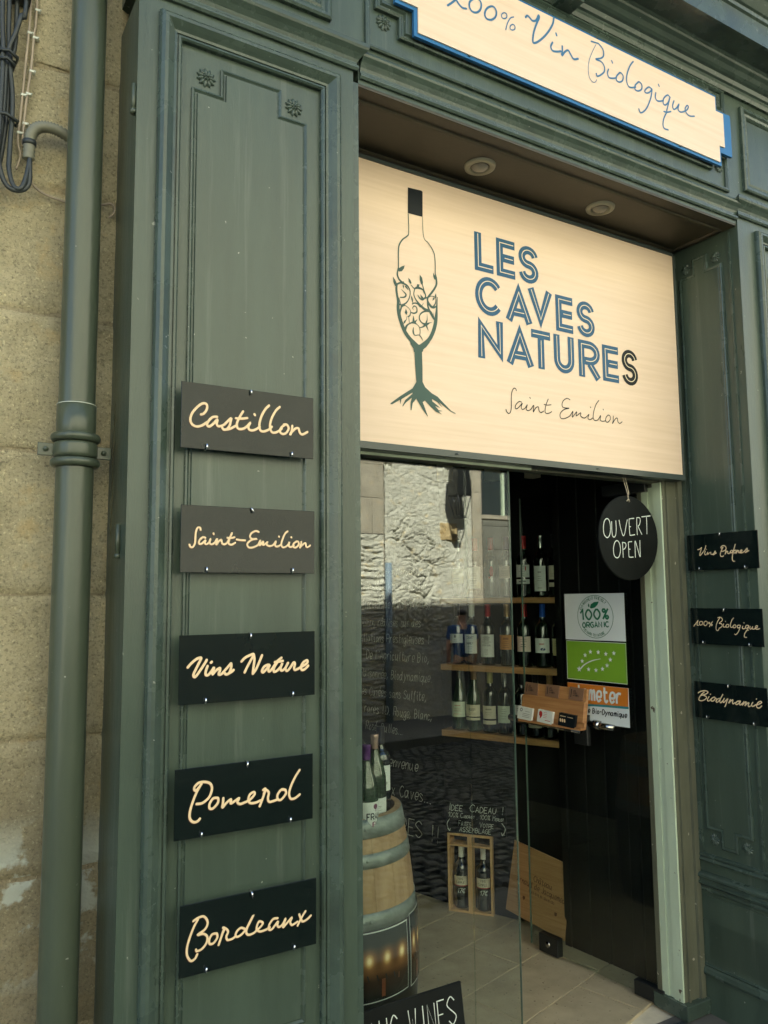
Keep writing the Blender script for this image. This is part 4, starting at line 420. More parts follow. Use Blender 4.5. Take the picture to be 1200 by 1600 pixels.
LOGO_R=[[(1328.3,2764.3,3.2),(1329.2,2702.8,3.4),(1323.1,2688.8,4.2),(1305.3,2672.9,4.6),(1292.6,2651.9,4.6),(1289.5,2630.3,4.2),(1289.0,2594.3,4.1),(1288.6,2567.2,3.7)],[(1383.3,2766.7,1.8),(1386.4,2700.8,2.0),(1404.3,2684.4,3.3),(1422.0,2663.1,3.9),(1429.4,2639.0,3.5),(1429.9,2577.6,3.4)],[(1288.5,2576.0,4.3),(1285.7,2563.6,5.1),(1284.9,2551.7,5.9),(1291.0,2539.3,6.3),(1302.0,2531.7,6.7)],[(1302.0,2529.8,6.7),(1319.9,2525.5,5.9),(1329.9,2513.8,4.3),(1331.2,2498.3,3.2),(1326.0,2481.6,3.5),(1316.8,2468.1,4.3),(1301.0,2457.3,5.9),(1287.7,2458.7,3.9)],[(1283.0,2522.0,5.9),(1280.6,2507.9,7.8),(1282.5,2488.8,7.8),(1286.7,2466.3,9.7),(1286.4,2442.9,10.9),(1289.4,2420.2,10.9),(1296.9,2398.3,11.3),(1309.9,2373.4,13.6),(1326.4,2354.9,13.6),(1344.3,2342.2,13.6),(1357.7,2334.6,11.7)],[(1283.0,2522.0,5.9),(1293.0,2528.0,5.9),(1306.5,2532.6,7.1)],[(1436.1,2508.6,3.2),(1434.5,2486.3,5.2),(1432.8,2462.0,8.0),(1430.0,2437.5,12.4),(1426.0,2414.9,13.2),(1417.4,2389.6,13.1),(1404.2,2365.7,13.1),(1387.7,2349.2,13.0),(1366.8,2334.1,11.7)],[(1430.0,2585.9,3.6),(1431.6,2580.2,5.7),(1434.1,2566.6,6.9),(1433.4,2550.3,6.9),(1423.6,2532.3,6.8),(1409.2,2513.4,6.8),(1398.4,2499.4,6.0),(1399.4,2487.6,6.8),(1408.5,2475.4,8.8),(1420.1,2471.6,7.2),(1432.0,2477.8,4.0)],[(1399.5,2495.6,3.2),(1402.0,2502.1,3.2),(1413.8,2508.3,2.4),(1427.8,2507.0,2.8),(1430.4,2497.5,2.8),(1427.4,2484.9,4.0),(1420.1,2474.6,5.2)],[(1398.2,2487.4,6.0),(1400.2,2467.9,6.8),(1412.6,2446.3,8.0),(1424.0,2432.4,8.0)],[(1379.4,2539.5,3.2),(1383.8,2524.4,4.0),(1388.2,2513.4,4.8),(1390.4,2501.8,4.8),(1378.6,2489.6,5.2),(1367.2,2493.4,5.2),(1360.4,2502.0,2.0)],[(1378.6,2491.6,4.0),(1392.6,2498.3,4.4),(1399.6,2501.6,4.0)],[(1335.8,2529.7,2.8),(1347.0,2521.1,4.4),(1360.8,2525.8,8.0),(1379.2,2523.5,5.6),(1385.9,2512.9,4.8)],[(1349.3,2519.6,4.0),(1345.6,2501.1,3.6),(1353.3,2484.8,4.4),(1369.1,2470.0,7.9),(1387.3,2459.6,8.7),(1405.8,2457.0,8.0),(1419.5,2441.6,6.0)],[(1405.8,2455.0,4.4),(1391.8,2454.5,5.2),(1375.6,2446.5,5.1),(1366.2,2434.0,3.9),(1367.1,2420.4,4.3),(1377.3,2412.3,4.3),(1391.1,2410.8,8.7),(1405.1,2418.2,2.8),(1413.3,2420.2,0.8)],[(1395.2,2446.1,0.8),(1395.5,2427.4,2.8),(1391.1,2410.8,7.1),(1398.8,2392.4,1.6)],[(1391.1,2410.8,7.1),(1379.4,2400.9,4.7),(1367.8,2396.0,2.8)],[(1310.0,2377.3,9.7),(1318.0,2394.2,5.8),(1331.7,2404.4,4.3),(1345.3,2408.7,7.8),(1356.6,2403.8,2.8),(1365.6,2396.6,2.4),(1367.6,2383.2,2.4),(1366.3,2373.2,2.7)],[(1342.8,2392.6,1.6),(1341.4,2378.8,5.9),(1346.9,2368.0,3.9),(1362.9,2371.0,2.7),(1371.9,2364.3,3.5),(1378.1,2353.9,0.8)],[(1343.3,2429.9,1.2),(1343.2,2418.1,6.7),(1345.3,2408.7,8.6),(1356.8,2420.5,1.2)],[(1297.6,2450.8,5.8),(1310.0,2458.0,3.1),(1323.4,2453.7,2.0),(1332.2,2443.6,2.4),(1329.8,2429.4,4.3),(1323.0,2424.3,3.9)],[(1333.3,2439.8,3.9),(1345.8,2439.2,5.1),(1356.1,2446.0,4.7),(1355.2,2459.6,3.9),(1346.1,2462.8,3.9),(1340.3,2454.8,2.8),(1343.6,2449.6,0.8)],[(1299.5,2507.7,1.6),(1310.6,2500.1,4.3),(1316.1,2493.4,5.5),(1310.4,2485.4,4.7),(1294.7,2481.4,3.5)],[(1325.2,2426.7,2.0),(1326.8,2409.4,2.0),(1329.4,2404.0,2.0)],[(1318.5,2423.5,2.0),(1316.1,2413.3,2.0),(1309.2,2404.4,5.8),(1305.8,2397.0,0.8)],[(1297.6,2448.9,5.8),(1292.9,2430.5,5.1),(1298.2,2410.2,3.9),(1306.7,2384.5,7.8)],[(1339.4,2468.4,3.9),(1348.6,2473.1,4.3),(1359.9,2472.3,4.7),(1369.0,2464.1,4.0)],[(1375.9,2469.3,2.0),(1381.9,2478.4,1.2)],[(1290.2,2478.6,2.3),(1295.5,2460.2,2.7)],[(1420.0,2443.7,2.0),(1421.2,2453.8,0.8)],[(1336.4,2495.4,0.8),(1338.5,2485.9,5.9),(1341.7,2472.8,2.8)],[(1306.4,2520.9,5.9),(1307.4,2513.2,1.2)],[(1315.3,2520.7,5.9),(1324.2,2512.6,2.8)]]
LOGO_P=[[(1290.3,2575.4),(1300.5,2583.5),(1312.2,2589.3),(1309.4,2578.5),(1301.4,2567.9),(1290.2,2564.2)],[(1267.7,2543.3),(1276.5,2534.3),(1282.3,2523.8),(1280.6,2513.7),(1275.1,2514.6),(1269.7,2525.2)],[(1325.2,2551.2),(1333.7,2545.1),(1337.7,2536.0),(1333.1,2532.5),(1326.9,2538.7)],[(1368.9,2570.8),(1377.5,2563.0),(1381.4,2547.8),(1379.4,2537.5),(1373.7,2540.3),(1368.6,2553.2)],[(1421.1,2588.1),(1428.0,2579.5),(1431.3,2566.0),(1425.4,2566.8),(1421.6,2576.1)],[(1430.9,2521.7),(1433.0,2508.0),(1427.8,2505.0),(1426.7,2512.9)],[(1423.1,2507.1),(1425.8,2500.7),(1417.0,2493.4),(1418.8,2501.3)],[(1314.3,2448.1),(1320.4,2437.5),(1318.1,2428.3),(1310.8,2433.8)],[(1358.7,2537.3),(1367.9,2537.6),(1364.3,2526.5),(1353.9,2522.5)],[(1369.7,2505.8),(1383.3,2496.5),(1374.0,2490.8)],[(1326.4,2354.9),(1309.9,2373.4),(1344.2,2336.4),(1357.8,2338.9),(1376.1,2341.9),(1399.4,2360.9),(1403.9,2353.8),(1389.8,2335.8),(1379.3,2327.3),(1375.7,2317.9),(1342.7,2312.8),(1340.6,2324.2),(1330.6,2336.2)],[(1344.6,2313.1),(1347.0,2266.0),(1350.3,2217.0),(1335.1,2194.5),(1289.8,2164.3),(1254.6,2137.9),(1254.1,2134.3),(1261.5,2135.7),(1288.4,2152.1),(1290.6,2138.2),(1293.9,2154.7),(1334.9,2181.2),(1334.8,2177.1),(1308.4,2154.5),(1297.6,2135.0),(1298.2,2132.0),(1310.7,2146.7),(1332.7,2164.6),(1327.8,2148.7),(1327.4,2124.3),(1330.5,2124.6),(1335.6,2147.6),(1349.0,2163.5),(1372.5,2131.5),(1391.1,2111.1),(1391.7,2113.2),(1380.0,2140.6),(1373.4,2155.2),(1381.5,2161.3),(1404.4,2143.5),(1423.9,2130.2),(1447.3,2123.5),(1433.8,2132.4),(1450.0,2135.3),(1433.9,2136.5),(1420.5,2148.5),(1440.2,2143.9),(1429.2,2151.6),(1409.7,2162.7),(1408.6,2169.8),(1429.4,2162.0),(1449.0,2147.0),(1434.4,2163.6),(1480.2,2137.7),(1500.4,2131.6),(1499.2,2134.6),(1482.8,2140.1),(1446.9,2167.2),(1431.0,2179.8),(1407.7,2188.4),(1383.5,2204.9),(1374.0,2220.2),(1374.4,2269.9),(1373.3,2317.6)]]
LOGO_C=[(1327.9, 2852.7), (1379.8, 2855.9), (1384.7, 2852.8), (1383.3, 2767.7), (1326.7, 2766.4)]

def settle(t, loc):
    t.location = loc; T = Matrix.Translation(-Vector(loc))
    for c in t.children: c.matrix_parent_inverse = T
    return t
YF, YG, XJ = 1.77, 2.12, 2.65       # shopfront plane, glass plane, right reveal
FA = facade(YF)

# ================================================================== ground, street
MB().box(-60, 60, -60, 60, -0.5, -0.16).build('ground', ASPHALT, kind='structure')
MB().box(-8, 16, 0.75, 1.95, -0.159, -0.03).build('pavement', PAVE, kind='structure')
MB().box(-8, 16, -4.65, -3.55, -0.159, -0.05).build('pavement', PAVE, kind='structure')
kb = thing('kerb', 'granite kerb along the far edge of the street', 'kerb')
ksrc = None
for i in range(11):
    x0 = 1.0+i*0.8
    if ksrc is None:
        ksrc = MB().bbox(frame((0, 0, 0), (1, 0, 0), (0, 0, 1), (0, 1, 0)), 0.004, 0.796, -0.06, 0.06, -0.1, 0.055, 0.012).mesh('kerb_stone')
        ksrc.materials.append(PAVE)
    o = obj('kerb_stone', ksrc, None, kb); o.location = (x0, -3.48, -0.1)
# cobbles: fans of small basalt setts, one mass
cb = MB(); y = -3.38; row = 0
while y < 0.72:
    x = 1.6+(row % 2)*0.06
    while x < 8.4:
        w = 0.108+rnd.random()*0.03; d = 0.098; cx, cy = x+w/2, y+d/2+0.03*math.sin(x*3.1); z = -0.135+rnd.random()*0.008; tx, ty = (rnd.random()-.5)*.012, (rnd.random()-.5)*.012
        a, b = w/2-0.006, d/2-0.006
        vs = [(cx-a, cy-b, -0.165), (cx+a, cy-b, -0.165), (cx+a, cy+b, -0.165), (cx-a, cy+b, -0.165)]
        vs += [(cx+sx*a*.74, cy+sy*b*.74, z+sx*tx+sy*ty) for sx, sy in ((-1, -1), (1, -1), (1, 1), (-1, 1))]
        vs.append((cx, cy, z+0.006))
        cb.add(vs, [(0, 1, 5, 4), (1, 2, 6, 5), (2, 3, 7, 6), (3, 0, 4, 7), (4, 5, 8), (5, 6, 8), (6, 7, 8), (7, 4, 8)]); x += w
    y += d; row += 1
cb.build('cobblestones', COBBLE, label='dark basalt setts paving the street, seen only as a reflection in the glass', cat='cobblestones', kind='stuff')

# ================================================================== the shop's stone building
def rough_block(x0, x1, z0, z1, Y, res, amp, seed, edge=0.012, normal=-1):
    """a stone with an uneven face and rounded arrises"""
    nx = max(2, int((x1-x0)/res)); nz = max(2, int((z1-z0)/res)); vs = []; fs = []
    for j in range(nz+1):
        for i in range(nx+1):
            x = x0+(x1-x0)*i/nx; z = z0+(z1-z0)*j/nz
            e = min(x-x0, x1-x, z-z0, z1-z); r = max(0.0, 1-e/0.014)
            d = amp*(noise.noise((x*9+seed, z*9, 1.7))+0.6*noise.noise((x*26, z*26+seed, 4.1))+0.35*noise.noise((x*70, z*70, seed)))
            d -= edge*r*r*(1+0.8*noise.noise((x*14, z*14, seed)))
            vs.append((x, Y+normal*d, z))
    w = nx+1
    for j in range(nz):
        for i in range(nx): fs.append((j*w+i, j*w+i+1, (j+1)*w+i+1, (j+1)*w+i))
    ring = [i for i in range(w)]+[j*w+nx for j in range(1, nz+1)]+[nz*w+i for i in range(nx-1, -1, -1)]+[j*w for j in range(nz-1, 0, -1)]
    n = len(ring); b = MB(); b.add(vs, fs, True)
    b.add([vs[i] for i in ring]+[(vs[i][0], Y-normal*0.06, vs[i][2]) for i in ring], [(i, (i+1) % n, n+(i+1) % n, n+i) for i in range(n)]); return b

bld = thing('stone_building', 'tall honey coloured stone building that holds the wine shop', 'building')
MB().box(-8, -2.2, 1.95, 2.6, -0.16, 3.72).build('wall', STONE, bld)
MB().box(-2.2, 0.43, 1.959, 2.6, -0.16, 3.72).build('mortar_bed', MORTAR, bld)
MB().box(-8, 16, 1.95, 9, 3.78, 8.69).build('wall', STONE, bld)
MB().box(4.6, 16, 1.95, 2.6, -0.16, 3.78).build('wall', STONE, bld)
zs = [-0.1, 0.29, 0.61, 0.945, 1.24, 1.56, 1.892, 2.215, 2.525, 2.835, 3.15, 3.46, 3.77]
for r in range(len(zs)-1):
    x = 0.425; first = True; k = 0
    while x > -2.1:
        w = (0.62 if r % 2 else 0.95) if first else 0.45+rnd.random()*0.5
        z0, z1 = zs[r]+0.003, zs[r+1]-0.003
        rough_block(max(x-w, -2.2)+0.006, x-(0 if first else 0.006), z0, z1, 1.95+rnd.random()*0.006, 0.011 if first else 0.035, 0.0045, r*3.3+k, 0.006).build('stone_block', STONE, bld)
        x -= w; first = False; k += 1
settle(bld, (-0.5, 2.2, -0.16))

# ================================================================== green wooden shopfront
shop = thing('wine_shopfront', 'dark green painted wooden shopfront with panelled pilasters and a moulded cornice', 'shopfront')
OGEE = [(0, 0), (0, 0.014), (0.006, 0.019), (0.013, 0.019), (0.02, 0.014), (0.027, 0.008), (0.035, 0.0075), (0.041, 0.011), (0.047, 0.010), (0.052, 0.003), (0.052, -0.006)]
BOLEC = [(0, 0), (0, 0.010), (0.003, 0.0185), (0.010, 0.024), (0.018, 0.024), (0.028, 0.016), (0.036, 0.009), (0.042, 0.0075), (0.043, 0.003), (0.046, 0.003), (0.046, 0.008), (0.051, 0.009), (0.055, 0.005), (0.055, -0.008)]
def notched(u0, u1, v0, v1, nu, nv, top=True, bot=True):
    p = [(u0+nu, v0), (u1-nu, v0), (u1-nu, v0+nv), (u1, v0+nv)] if bot else [(u0, v0), (u1, v0)]
    p += [(u1, v1-nv), (u1-nu, v1-nv), (u1-nu, v1), (u0+nu, v1), (u0+nu, v1-nv), (u0, v1-nv)] if top else [(u1, v1), (u0, v1)]
    if bot: p += [(u0, v0+nv), (u0+nu, v0+nv)]
    return p
FIELD = [(0, 0), (0.0, 0.0065), (0.004, 0.008), (0.009, 0.0035), (0.0125, 0.0035), (0.014, 0.0085)]
def rosette_mesh(r=0.023):
    b = MB(); n = 11
    for ring, (rr, L, wd, hh) in enumerate(((r*0.62, r*0.46, r*0.22, 0.007), (r*0.30, r*0.30, r*0.15, 0.012))):
        for k in range(n if ring == 0 else 7):
            a = 2*math.pi*(k+0.5*ring)/(n if ring == 0 else 7); ca, sa = math.cos(a), math.sin(a); vs = []; fs = []
            for i in range(7):
                t = i/6; s = math.sin(math.pi*min(1, t*1.02+0.0))**0.6 if 0 < t < 1 else 0.05
                for j in range(5):
                    q = (j-2)/2; x = rr-L+2*L*t; y = q*wd*s; z = hh*(0.35+0.65*s)*(1-0.75*q*q)*(0.7+0.5*(1-t))
                    vs.append((x*ca-y*sa, z, x*sa+y*ca))
            for i in range(6):
                for j in range(4): fs.append((i*5+j, i*5+j+1, (i+1)*5+j+1, (i+1)*5+j))
            b.add([(x, -y, z) for x, y, z in vs], fs, True)
    b.lathe([(0.0, 0.015), (r*0.13, 0.014), (r*0.2, 0.009), (r*0.22, 0.0)], fr=lambda x, y, z: (x, -z, y), seg=10)
    me = b.mesh('rosette'); me.materials.append(GREEN2); return me
ROS = rosette_mesh()
def rosette(x, y, z, rz=0, s=1.0):
    o = obj('rosette', ROS, None, shop); o.location = (x, y, z); o.rotation_euler = (0, 0, rz); o.scale = (s, s, s); return o
PX0, PX1, PZ1 = 0.412, 0.985, 2.972
# left pilaster: carcass with a sunk opening for the panel
def plate_with_hole(fr, outer, inner, depth_h0, h1, mat_, name, parent):
    b = MB(); (a0, a1, c0, c1), (b0, b1, d0, d1) = outer, inner
    b.fbox(fr, a0, b0, c0, c1, depth_h0, h1); b.fbox(fr, b1, a1, c0, c1, depth_h0, h1)
    b.fbox(fr, b0, b1, c0, d0, depth_h0, h1); b.fbox(fr, b0, b1, d1, c1, depth_h0, h1)
    return b.build(name, mat_, parent)
b = MB(); b.fbox(FA, PX0, 0.508, 0.34, PZ1, -0.20, 0); b.fbox(FA, 0.892, PX1, 0.34, PZ1, -0.20, 0)
b.fbox(FA, 0.508, 0.892, 0.34, 0.42, -0.20, 0); b.fbox(FA, 0.508, 0.892, 2.888, PZ1, -0.20, 0)
b.build('pilaster', GREEN, shop)
# narrow edge fillet between the pilaster and the opening
MB().fbox(FA, PX1, 1.003, -0.12, 2.945, -0.20, -0.004).build('pilaster_edge', GREEN2, shop)
moulding(MB(), rect(0.459, 0.941, 0.368, 2.937), BOLEC, FA).build('panel_moulding', GREEN2, shop)
MB().fbox(FA, 0.508, 0.892, 0.42, 2.888, -0.05, -0.006).build('panel', GREEN, shop)
fp = notched(0.541, 0.846, 0.50, 2.845, 0.072, 0.070)
b = MB(); fi = lambda u, v, h: FA(u, v, h-0.006)
moulding(b, fp, FIELD, fi)
b.build('field_moulding', GREEN2, shop)
inner = notched(0.555, 0.832, 0.514, 2.831, 0.072, 0.070)
MB().prism(fi, inner, -0.01, 0.0084).build('raised_field', GREEN, shop)
for x, z in ((0.577, 2.812), (0.811, 2.812), (0.577, 0.533), (0.811, 0.533)): rosette(x, YF+0.005, z)
# old shutter pins left on the side of the pilaster
for y_, z0_, z1_ in ((1.782, 2.675, 2.742), (1.825, 1.645, 1.715)):
    b = MB(); b.tube([(PX0-0.004, y_, z0_), (PX0-0.004, y_, z1_)], 0.006, 8); b.tube([(PX0-0.004, y_, z0_-0.006), (PX0-0.004, y_, z0_+0.004)], 0.0085, 8); b.build('shutter_pin', PIPE, shop)
# plinth
b = MB(); b.fbox(FA, PX0-0.012, PX1+0.02, -0.12, 0.30, -0.2, 0.022); b.build('plinth', GREEN, shop)
moulding(MB(), [(PX1+0.022, 0.30), (PX0-0.014, 0.30)], [(0, 0.0), (0, 0.03), (0.01, 0.034), (0.018, 0.028), (0.022, 0.014), (0.04, 0.010), (0.04, -0.01)], lambda u, v, h: FA(u, 0.60-v, h), False).build('plinth_moulding', GREEN2, shop)

def hmould(x0, x1, z0, prof, name, y=YF, ends=True, m=GREEN2):
    """horizontal moulding: prof = (dz, projection); closed ends, returned to the wall"""
    b = MB(); k = len(prof); vs = []
    for xx, s in ((x0, -1), (x1, 1)):
        for dz, pr_ in prof: vs.append((xx+(s*pr_ if ends else 0), y-pr_, z0+dz))
    for xx in (x0, x1):
        for dz, pr_ in prof: vs.append((xx, y+0.01, z0+dz))
    fs = []
    for i in range(k-1):
        fs.append((i, i+1, k+i+1, k+i)); fs.append((i, i+1, 2*k+i+1, 2*k+i)); fs.append((k+i, k+i+1, 3*k+i+1, 3*k+i))
    fs.append((0, k, 3*k, 2*k)); fs.append((k-1, 2*k-1, 4*k-1, 3*k-1))
    b.add(vs, fs); return b.build(name, m, shop)
CAP = [(0, 0), (0.0, 0.008), (0.006, 0.012), (0.012, 0.012), (0.017, 0.008), (0.022, 0.008), (0.03, 0.012), (0.042, 0.021), (0.052, 0.031), (0.058, 0.034), (0.068, 0.034), (0.072, 0.030), (0.074, 0.0)]
ARCH = [(0, 0), (0.0, 0.006), (0.006, 0.010), (0.012, 0.010), (0.017, 0.005), (0.024, 0.005), (0.032, 0.008), (0.044, 0.015), (0.055, 0.024), (0.061, 0.026), (0.068, 0.024), (0.07, 0.0)]
hmould(PX0, PX1+0.0, PZ1, CAP, 'capital')
# frieze above everything, and the architrave strip over the opening
MB().fbox(FA, PX0, 4.6, 3.046, 3.47, -0.20, -0.002).build('frieze', GREEN, shop)
MB().fbox(FA, 1.003, XJ, 2.945, 3.046, -0.20, -0.004).build('lintel', GREEN, shop)
hmould(1.006, XJ-0.002, 2.958, ARCH, 'architrave', y=YF+0.003, ends=False)
# raised framed panel in the frieze over the left pilaster
PANM = [(0, 0), (0, 0.012), (0.006, 0.016), (0.014, 0.016), (0.020, 0.009), (0.028, 0.007), (0.034, 0.010), (0.040, 0.003), (0.040, 0)]
moulding(MB(), rect(0.47, 0.915, 3.088, 3.43), PANM, facade(YF+0.002)).build('panel_moulding', GREEN2, shop)
# the big frieze frame round the upper sign
FRM = [(0, 0), (0, 0.009), (0.005, 0.012), (0.010, 0.012), (0.015, 0.005), (0.015, 0)]
moulding(MB(), rect(1.022, 2.605, 3.055, 3.462), FRM, facade(YF+0.002)).build('frieze_moulding', GREEN2, shop)
tp = notched(1.052, 2.585, 3.118, 3.445, 0.078, 0.062)
NOT = [(0, 0), (0.0, 0.012), (0.005, 0.015), (0.011, 0.009), (0.016, 0.009), (0.02, 0.0155), (0.026, 0.0155)]
b = MB(); f2 = facade(YF+0.002); moulding(b, tp, NOT, f2); b.build('sign_panel_moulding', GREEN2, shop)
MB().prism(f2, notched(1.079, 2.558, 3.145, 3.418, 0.078, 0.062), -0.01, 0.0152).build('sign_panel', GREEN, shop)
for x, z in ((1.083, 3.152), (2.556, 3.147), (2.556, 3.418), (1.083, 3.418)): rosette(x, YF+0.001, z, s=1.0)
# cornice: stepped bed mouldings, soffit, fascia board, crown
COR = [(0, 0), (0, 0.010), (0.012, 0.016), (0.024, 0.016), (0.028, 0.024), (0.040, 0.030), (0.044, 0.040), (0.050, 0.048), (0.062, 0.058), (0.070, 0.070), (0.076, 0.074), (0.084, 0.074), (0.088, 0.078), (0.090, 0.160), (0.082, 0.162), (0.082, 0.172), (0.165, 0.174), (0.170, 0.182), (0.182, 0.184), (0.186, 0.192), (0.196, 0.2), (0.215, 0.215), (0.235, 0.242), (0.25, 0.262), (0.27, 0.266), (0.275, 0.27), (0.30, 0.27), (0.30, 0)]
hmould(PX0, 4.6, 3.462, COR, 'cornice', ends=True)
# a little corbel block above the sign
b = MB(); b.fbox(FA, 1.72, 1.80, 3.455, 3.52, 0, 0.075); b.fbox(FA, 1.712, 1.808, 3.52, 3.535, 0, 0.085); b.build('corbel', GREEN2, shop)
# right pilaster
RX0 = XJ+0.001
b = MB(); b.fbox(FA, RX0, 2.80, 0.34, PZ1, -0.34, 0); b.fbox(FA, 2.80, 3.22, 0.34, 0.42, -0.34, 0); b.fbox(FA, 2.80, 3.22, 2.888, PZ1, -0.34, 0); b.fbox(FA, 3.22, 3.32, 0.34, PZ1, -0.34, 0); b.fbox(FA, 2.80, 3.22, 0.42, 2.888, -0.05, -0.006)
b.build('pilaster', GREEN, shop)
moulding(MB(), rect(2.752, 3.27, 0.368, 2.937), BOLEC, FA).build('panel_moulding', GREEN2, shop)
b = MB(); moulding(b, notched(2.84, 3.18, 0.50, 2.845, 0.072, 0.070), FIELD, fi); b.build('field_moulding', GREEN2, shop)
rosette(2.876, YF+0.005, 2.812)
MB().prism(fi, notched(2.854, 3.166, 0.514, 2.831, 0.072, 0.070), -0.01, 0.0084).build('raised_field', GREEN, shop)
hmould(RX0+0.004, 3.34, PZ1, CAP, 'capital')
MB().fbox(FA, 3.32, 4.6, -0.12, 3.046, -0.3, -0.05).build('side_boarding', GREEN, shop)
MB().fbox(FA, XJ-0.004, 3.36, -0.12, 0.33, -0.34, 0.022).build('plinth', GREEN, shop)
moulding(MB(), rect(2.70, 3.30, 3.088, 3.43), PANM, facade(YF+0.002)).build('panel_moulding', GREEN2, shop)
# right reveal (faces the opening)
FJ = jambf(XJ)
b = MB(); b.fbox(FJ, -2.13, -1.772, -0.12, 2.94, -0.02, 0.0); b.build('reveal', GREEN, shop)
moulding(MB(), notched(-2.035, -1.842, 0.605, 2.878, 0.062, 0.062), [(0, 0), (0, 0.009), (0.004, 0.011), (0.012, 0.009), (0.014, 0.010)], FJ).build('field_moulding', GREEN2, shop)
MB().prism(FJ, notched(-2.021, -1.856, 0.619, 2.864, 0.062, 0.062), -0.01, 0.0096).build('raised_field', GREEN, shop)
for y, z in ((2.006, 2.85), (1.87, 2.85), (2.006, 0.633), (1.87, 0.633)): rosette(XJ-0.001, y, z, rz=R(-90), s=0.92)
# frame stile strips, and the two rails under the tall panel
MB().fbox(FJ, -2.072, -2.055, 0.56, 2.925, 0, 0.008).build('reveal_bead', GREEN2, shop)
MB().fbox(FJ, -1.812, -1.804, 0.56, 2.925, 0, 0.006).build('reveal_bead', GREEN2, shop)
def jrail(z0, prof, name):
    b = MB(); vs = []; k = len(prof)
    for yy in (2.078, 1.772):
        for dz, pr_ in prof: vs.append((XJ-pr_, yy, z0+dz))
    fs = [(i, i+1, k+i+1, k+i) for i in range(k-1)]+[tuple(range(k)), tuple(range(k, 2*k))]
    b.add(vs, fs); return b.build(name, GREEN2, shop)
jrail(0.545, [(0, 0), (0, 0.012), (0.006, 0.015), (0.014, 0.008), (0.02, 0.013), (0.026, 0.013), (0.03, 0)], 'reveal_rail')
jrail(0.435, [(0, 0), (0, 0.008), (0.008, 0.012), (0.014, 0.010), (0.022, 0.014), (0.030, 0.024), (0.036, 0.024), (0.04, 0.017), (0.048, 0.017), (0.054, 0.026), (0.062, 0.026), (0.068, 0.018), (0.072, 0)], 'reveal_rail')
jrail(0.135, [(0, 0), (0, 0.016), (0.01, 0.02), (0.024, 0.016), (0.030, 0.009), (0.036, 0.012), (0.042, 0.0), ], 'reveal_rail')
MB().fbox(FJ, -2.05, -1.79, 0.19, 0.42, 0, 0.004).build('reveal_panel', GREEN, shop)
# left reveal (faces away from the camera) and the soffit over the entrance
MB().box(0.99, 1.003, 1.97, 2.13, -0.12, 2.94).build('reveal', GREEN, shop)
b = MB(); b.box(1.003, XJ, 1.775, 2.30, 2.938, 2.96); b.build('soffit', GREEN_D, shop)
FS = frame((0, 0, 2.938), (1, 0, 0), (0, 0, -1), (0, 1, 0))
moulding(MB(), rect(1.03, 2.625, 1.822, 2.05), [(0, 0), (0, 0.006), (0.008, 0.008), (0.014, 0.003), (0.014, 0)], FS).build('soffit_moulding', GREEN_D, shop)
settle(shop, (1.8, 1.95, -0.12))

# recessed lamps in the soffit
def spot(x, y, lab):
    t = thing('ceiling_spotlight', lab, 'spotlight', (x, y, 2.938), 0, 'spotlights in the entrance ceiling')
    MB().lathe([(0.030, 0), (0.032, -0.006), (0.042, -0.009), (0.050, -0.006), (0.052, 0.0)], seg=32).build('ring', LAMPM, t)
    MB().lathe([(0.0, -0.018), (0.012, -0.017), (0.024, -0.011), (0.0305, -0.002), (0.031, 0.004)], seg=28).build('lens', LAMPG, t)
spot(1.544, 1.93, 'round recessed spotlight above the wine bottle drawing, nearer the big stone wall')
spot(2.094, 1.933, 'round recessed spotlight above the end of the big sign, nearer the right reveal')

# ================================================================== main sign
sg = thing('shop_sign', 'large brushed beige sign with a bottle drawing and blue capitals over the entrance', 'sign')
SX0, SX1, SZ0, SZ1 = 1.03, 2.598, 2.012, 2.903
FM = facade(2.03)
MB().fbox(FM, SX0, SX1, SZ0, SZ1, -0.02, 0).build('panel', BEIGE, sg)
b = MB(); b.fbox(FM, SX0-0.012, SX1+0.010, SZ0-0.022, SZ0-0.001, -0.055, 0.004); b.fbox(FM, SX1+0.001, SX1+0.010, SZ0, SZ1+0.012, -0.055, 0.004)
b.fbox(FM, SX0-0.012, SX1+0.010, SZ1+0.001, SZ1+0.012, -0.055, 0.004); b.fbox(FM, SX0-0.012, SX0-0.001, SZ0, SZ1, -0.055, 0.004)
b.build('sign_frame', FRAME, sg)
for x in (1.50, 2.13):
    MB().lathe([(0, 0.004), (0.006, 0.003), (0.007, 0)], fr=frame((x, 2.026, 1.999), (1, 0, 0), (0, 0, 1), (0, -1, 0)), seg=12).build('fixing_screw', FRAME, sg)
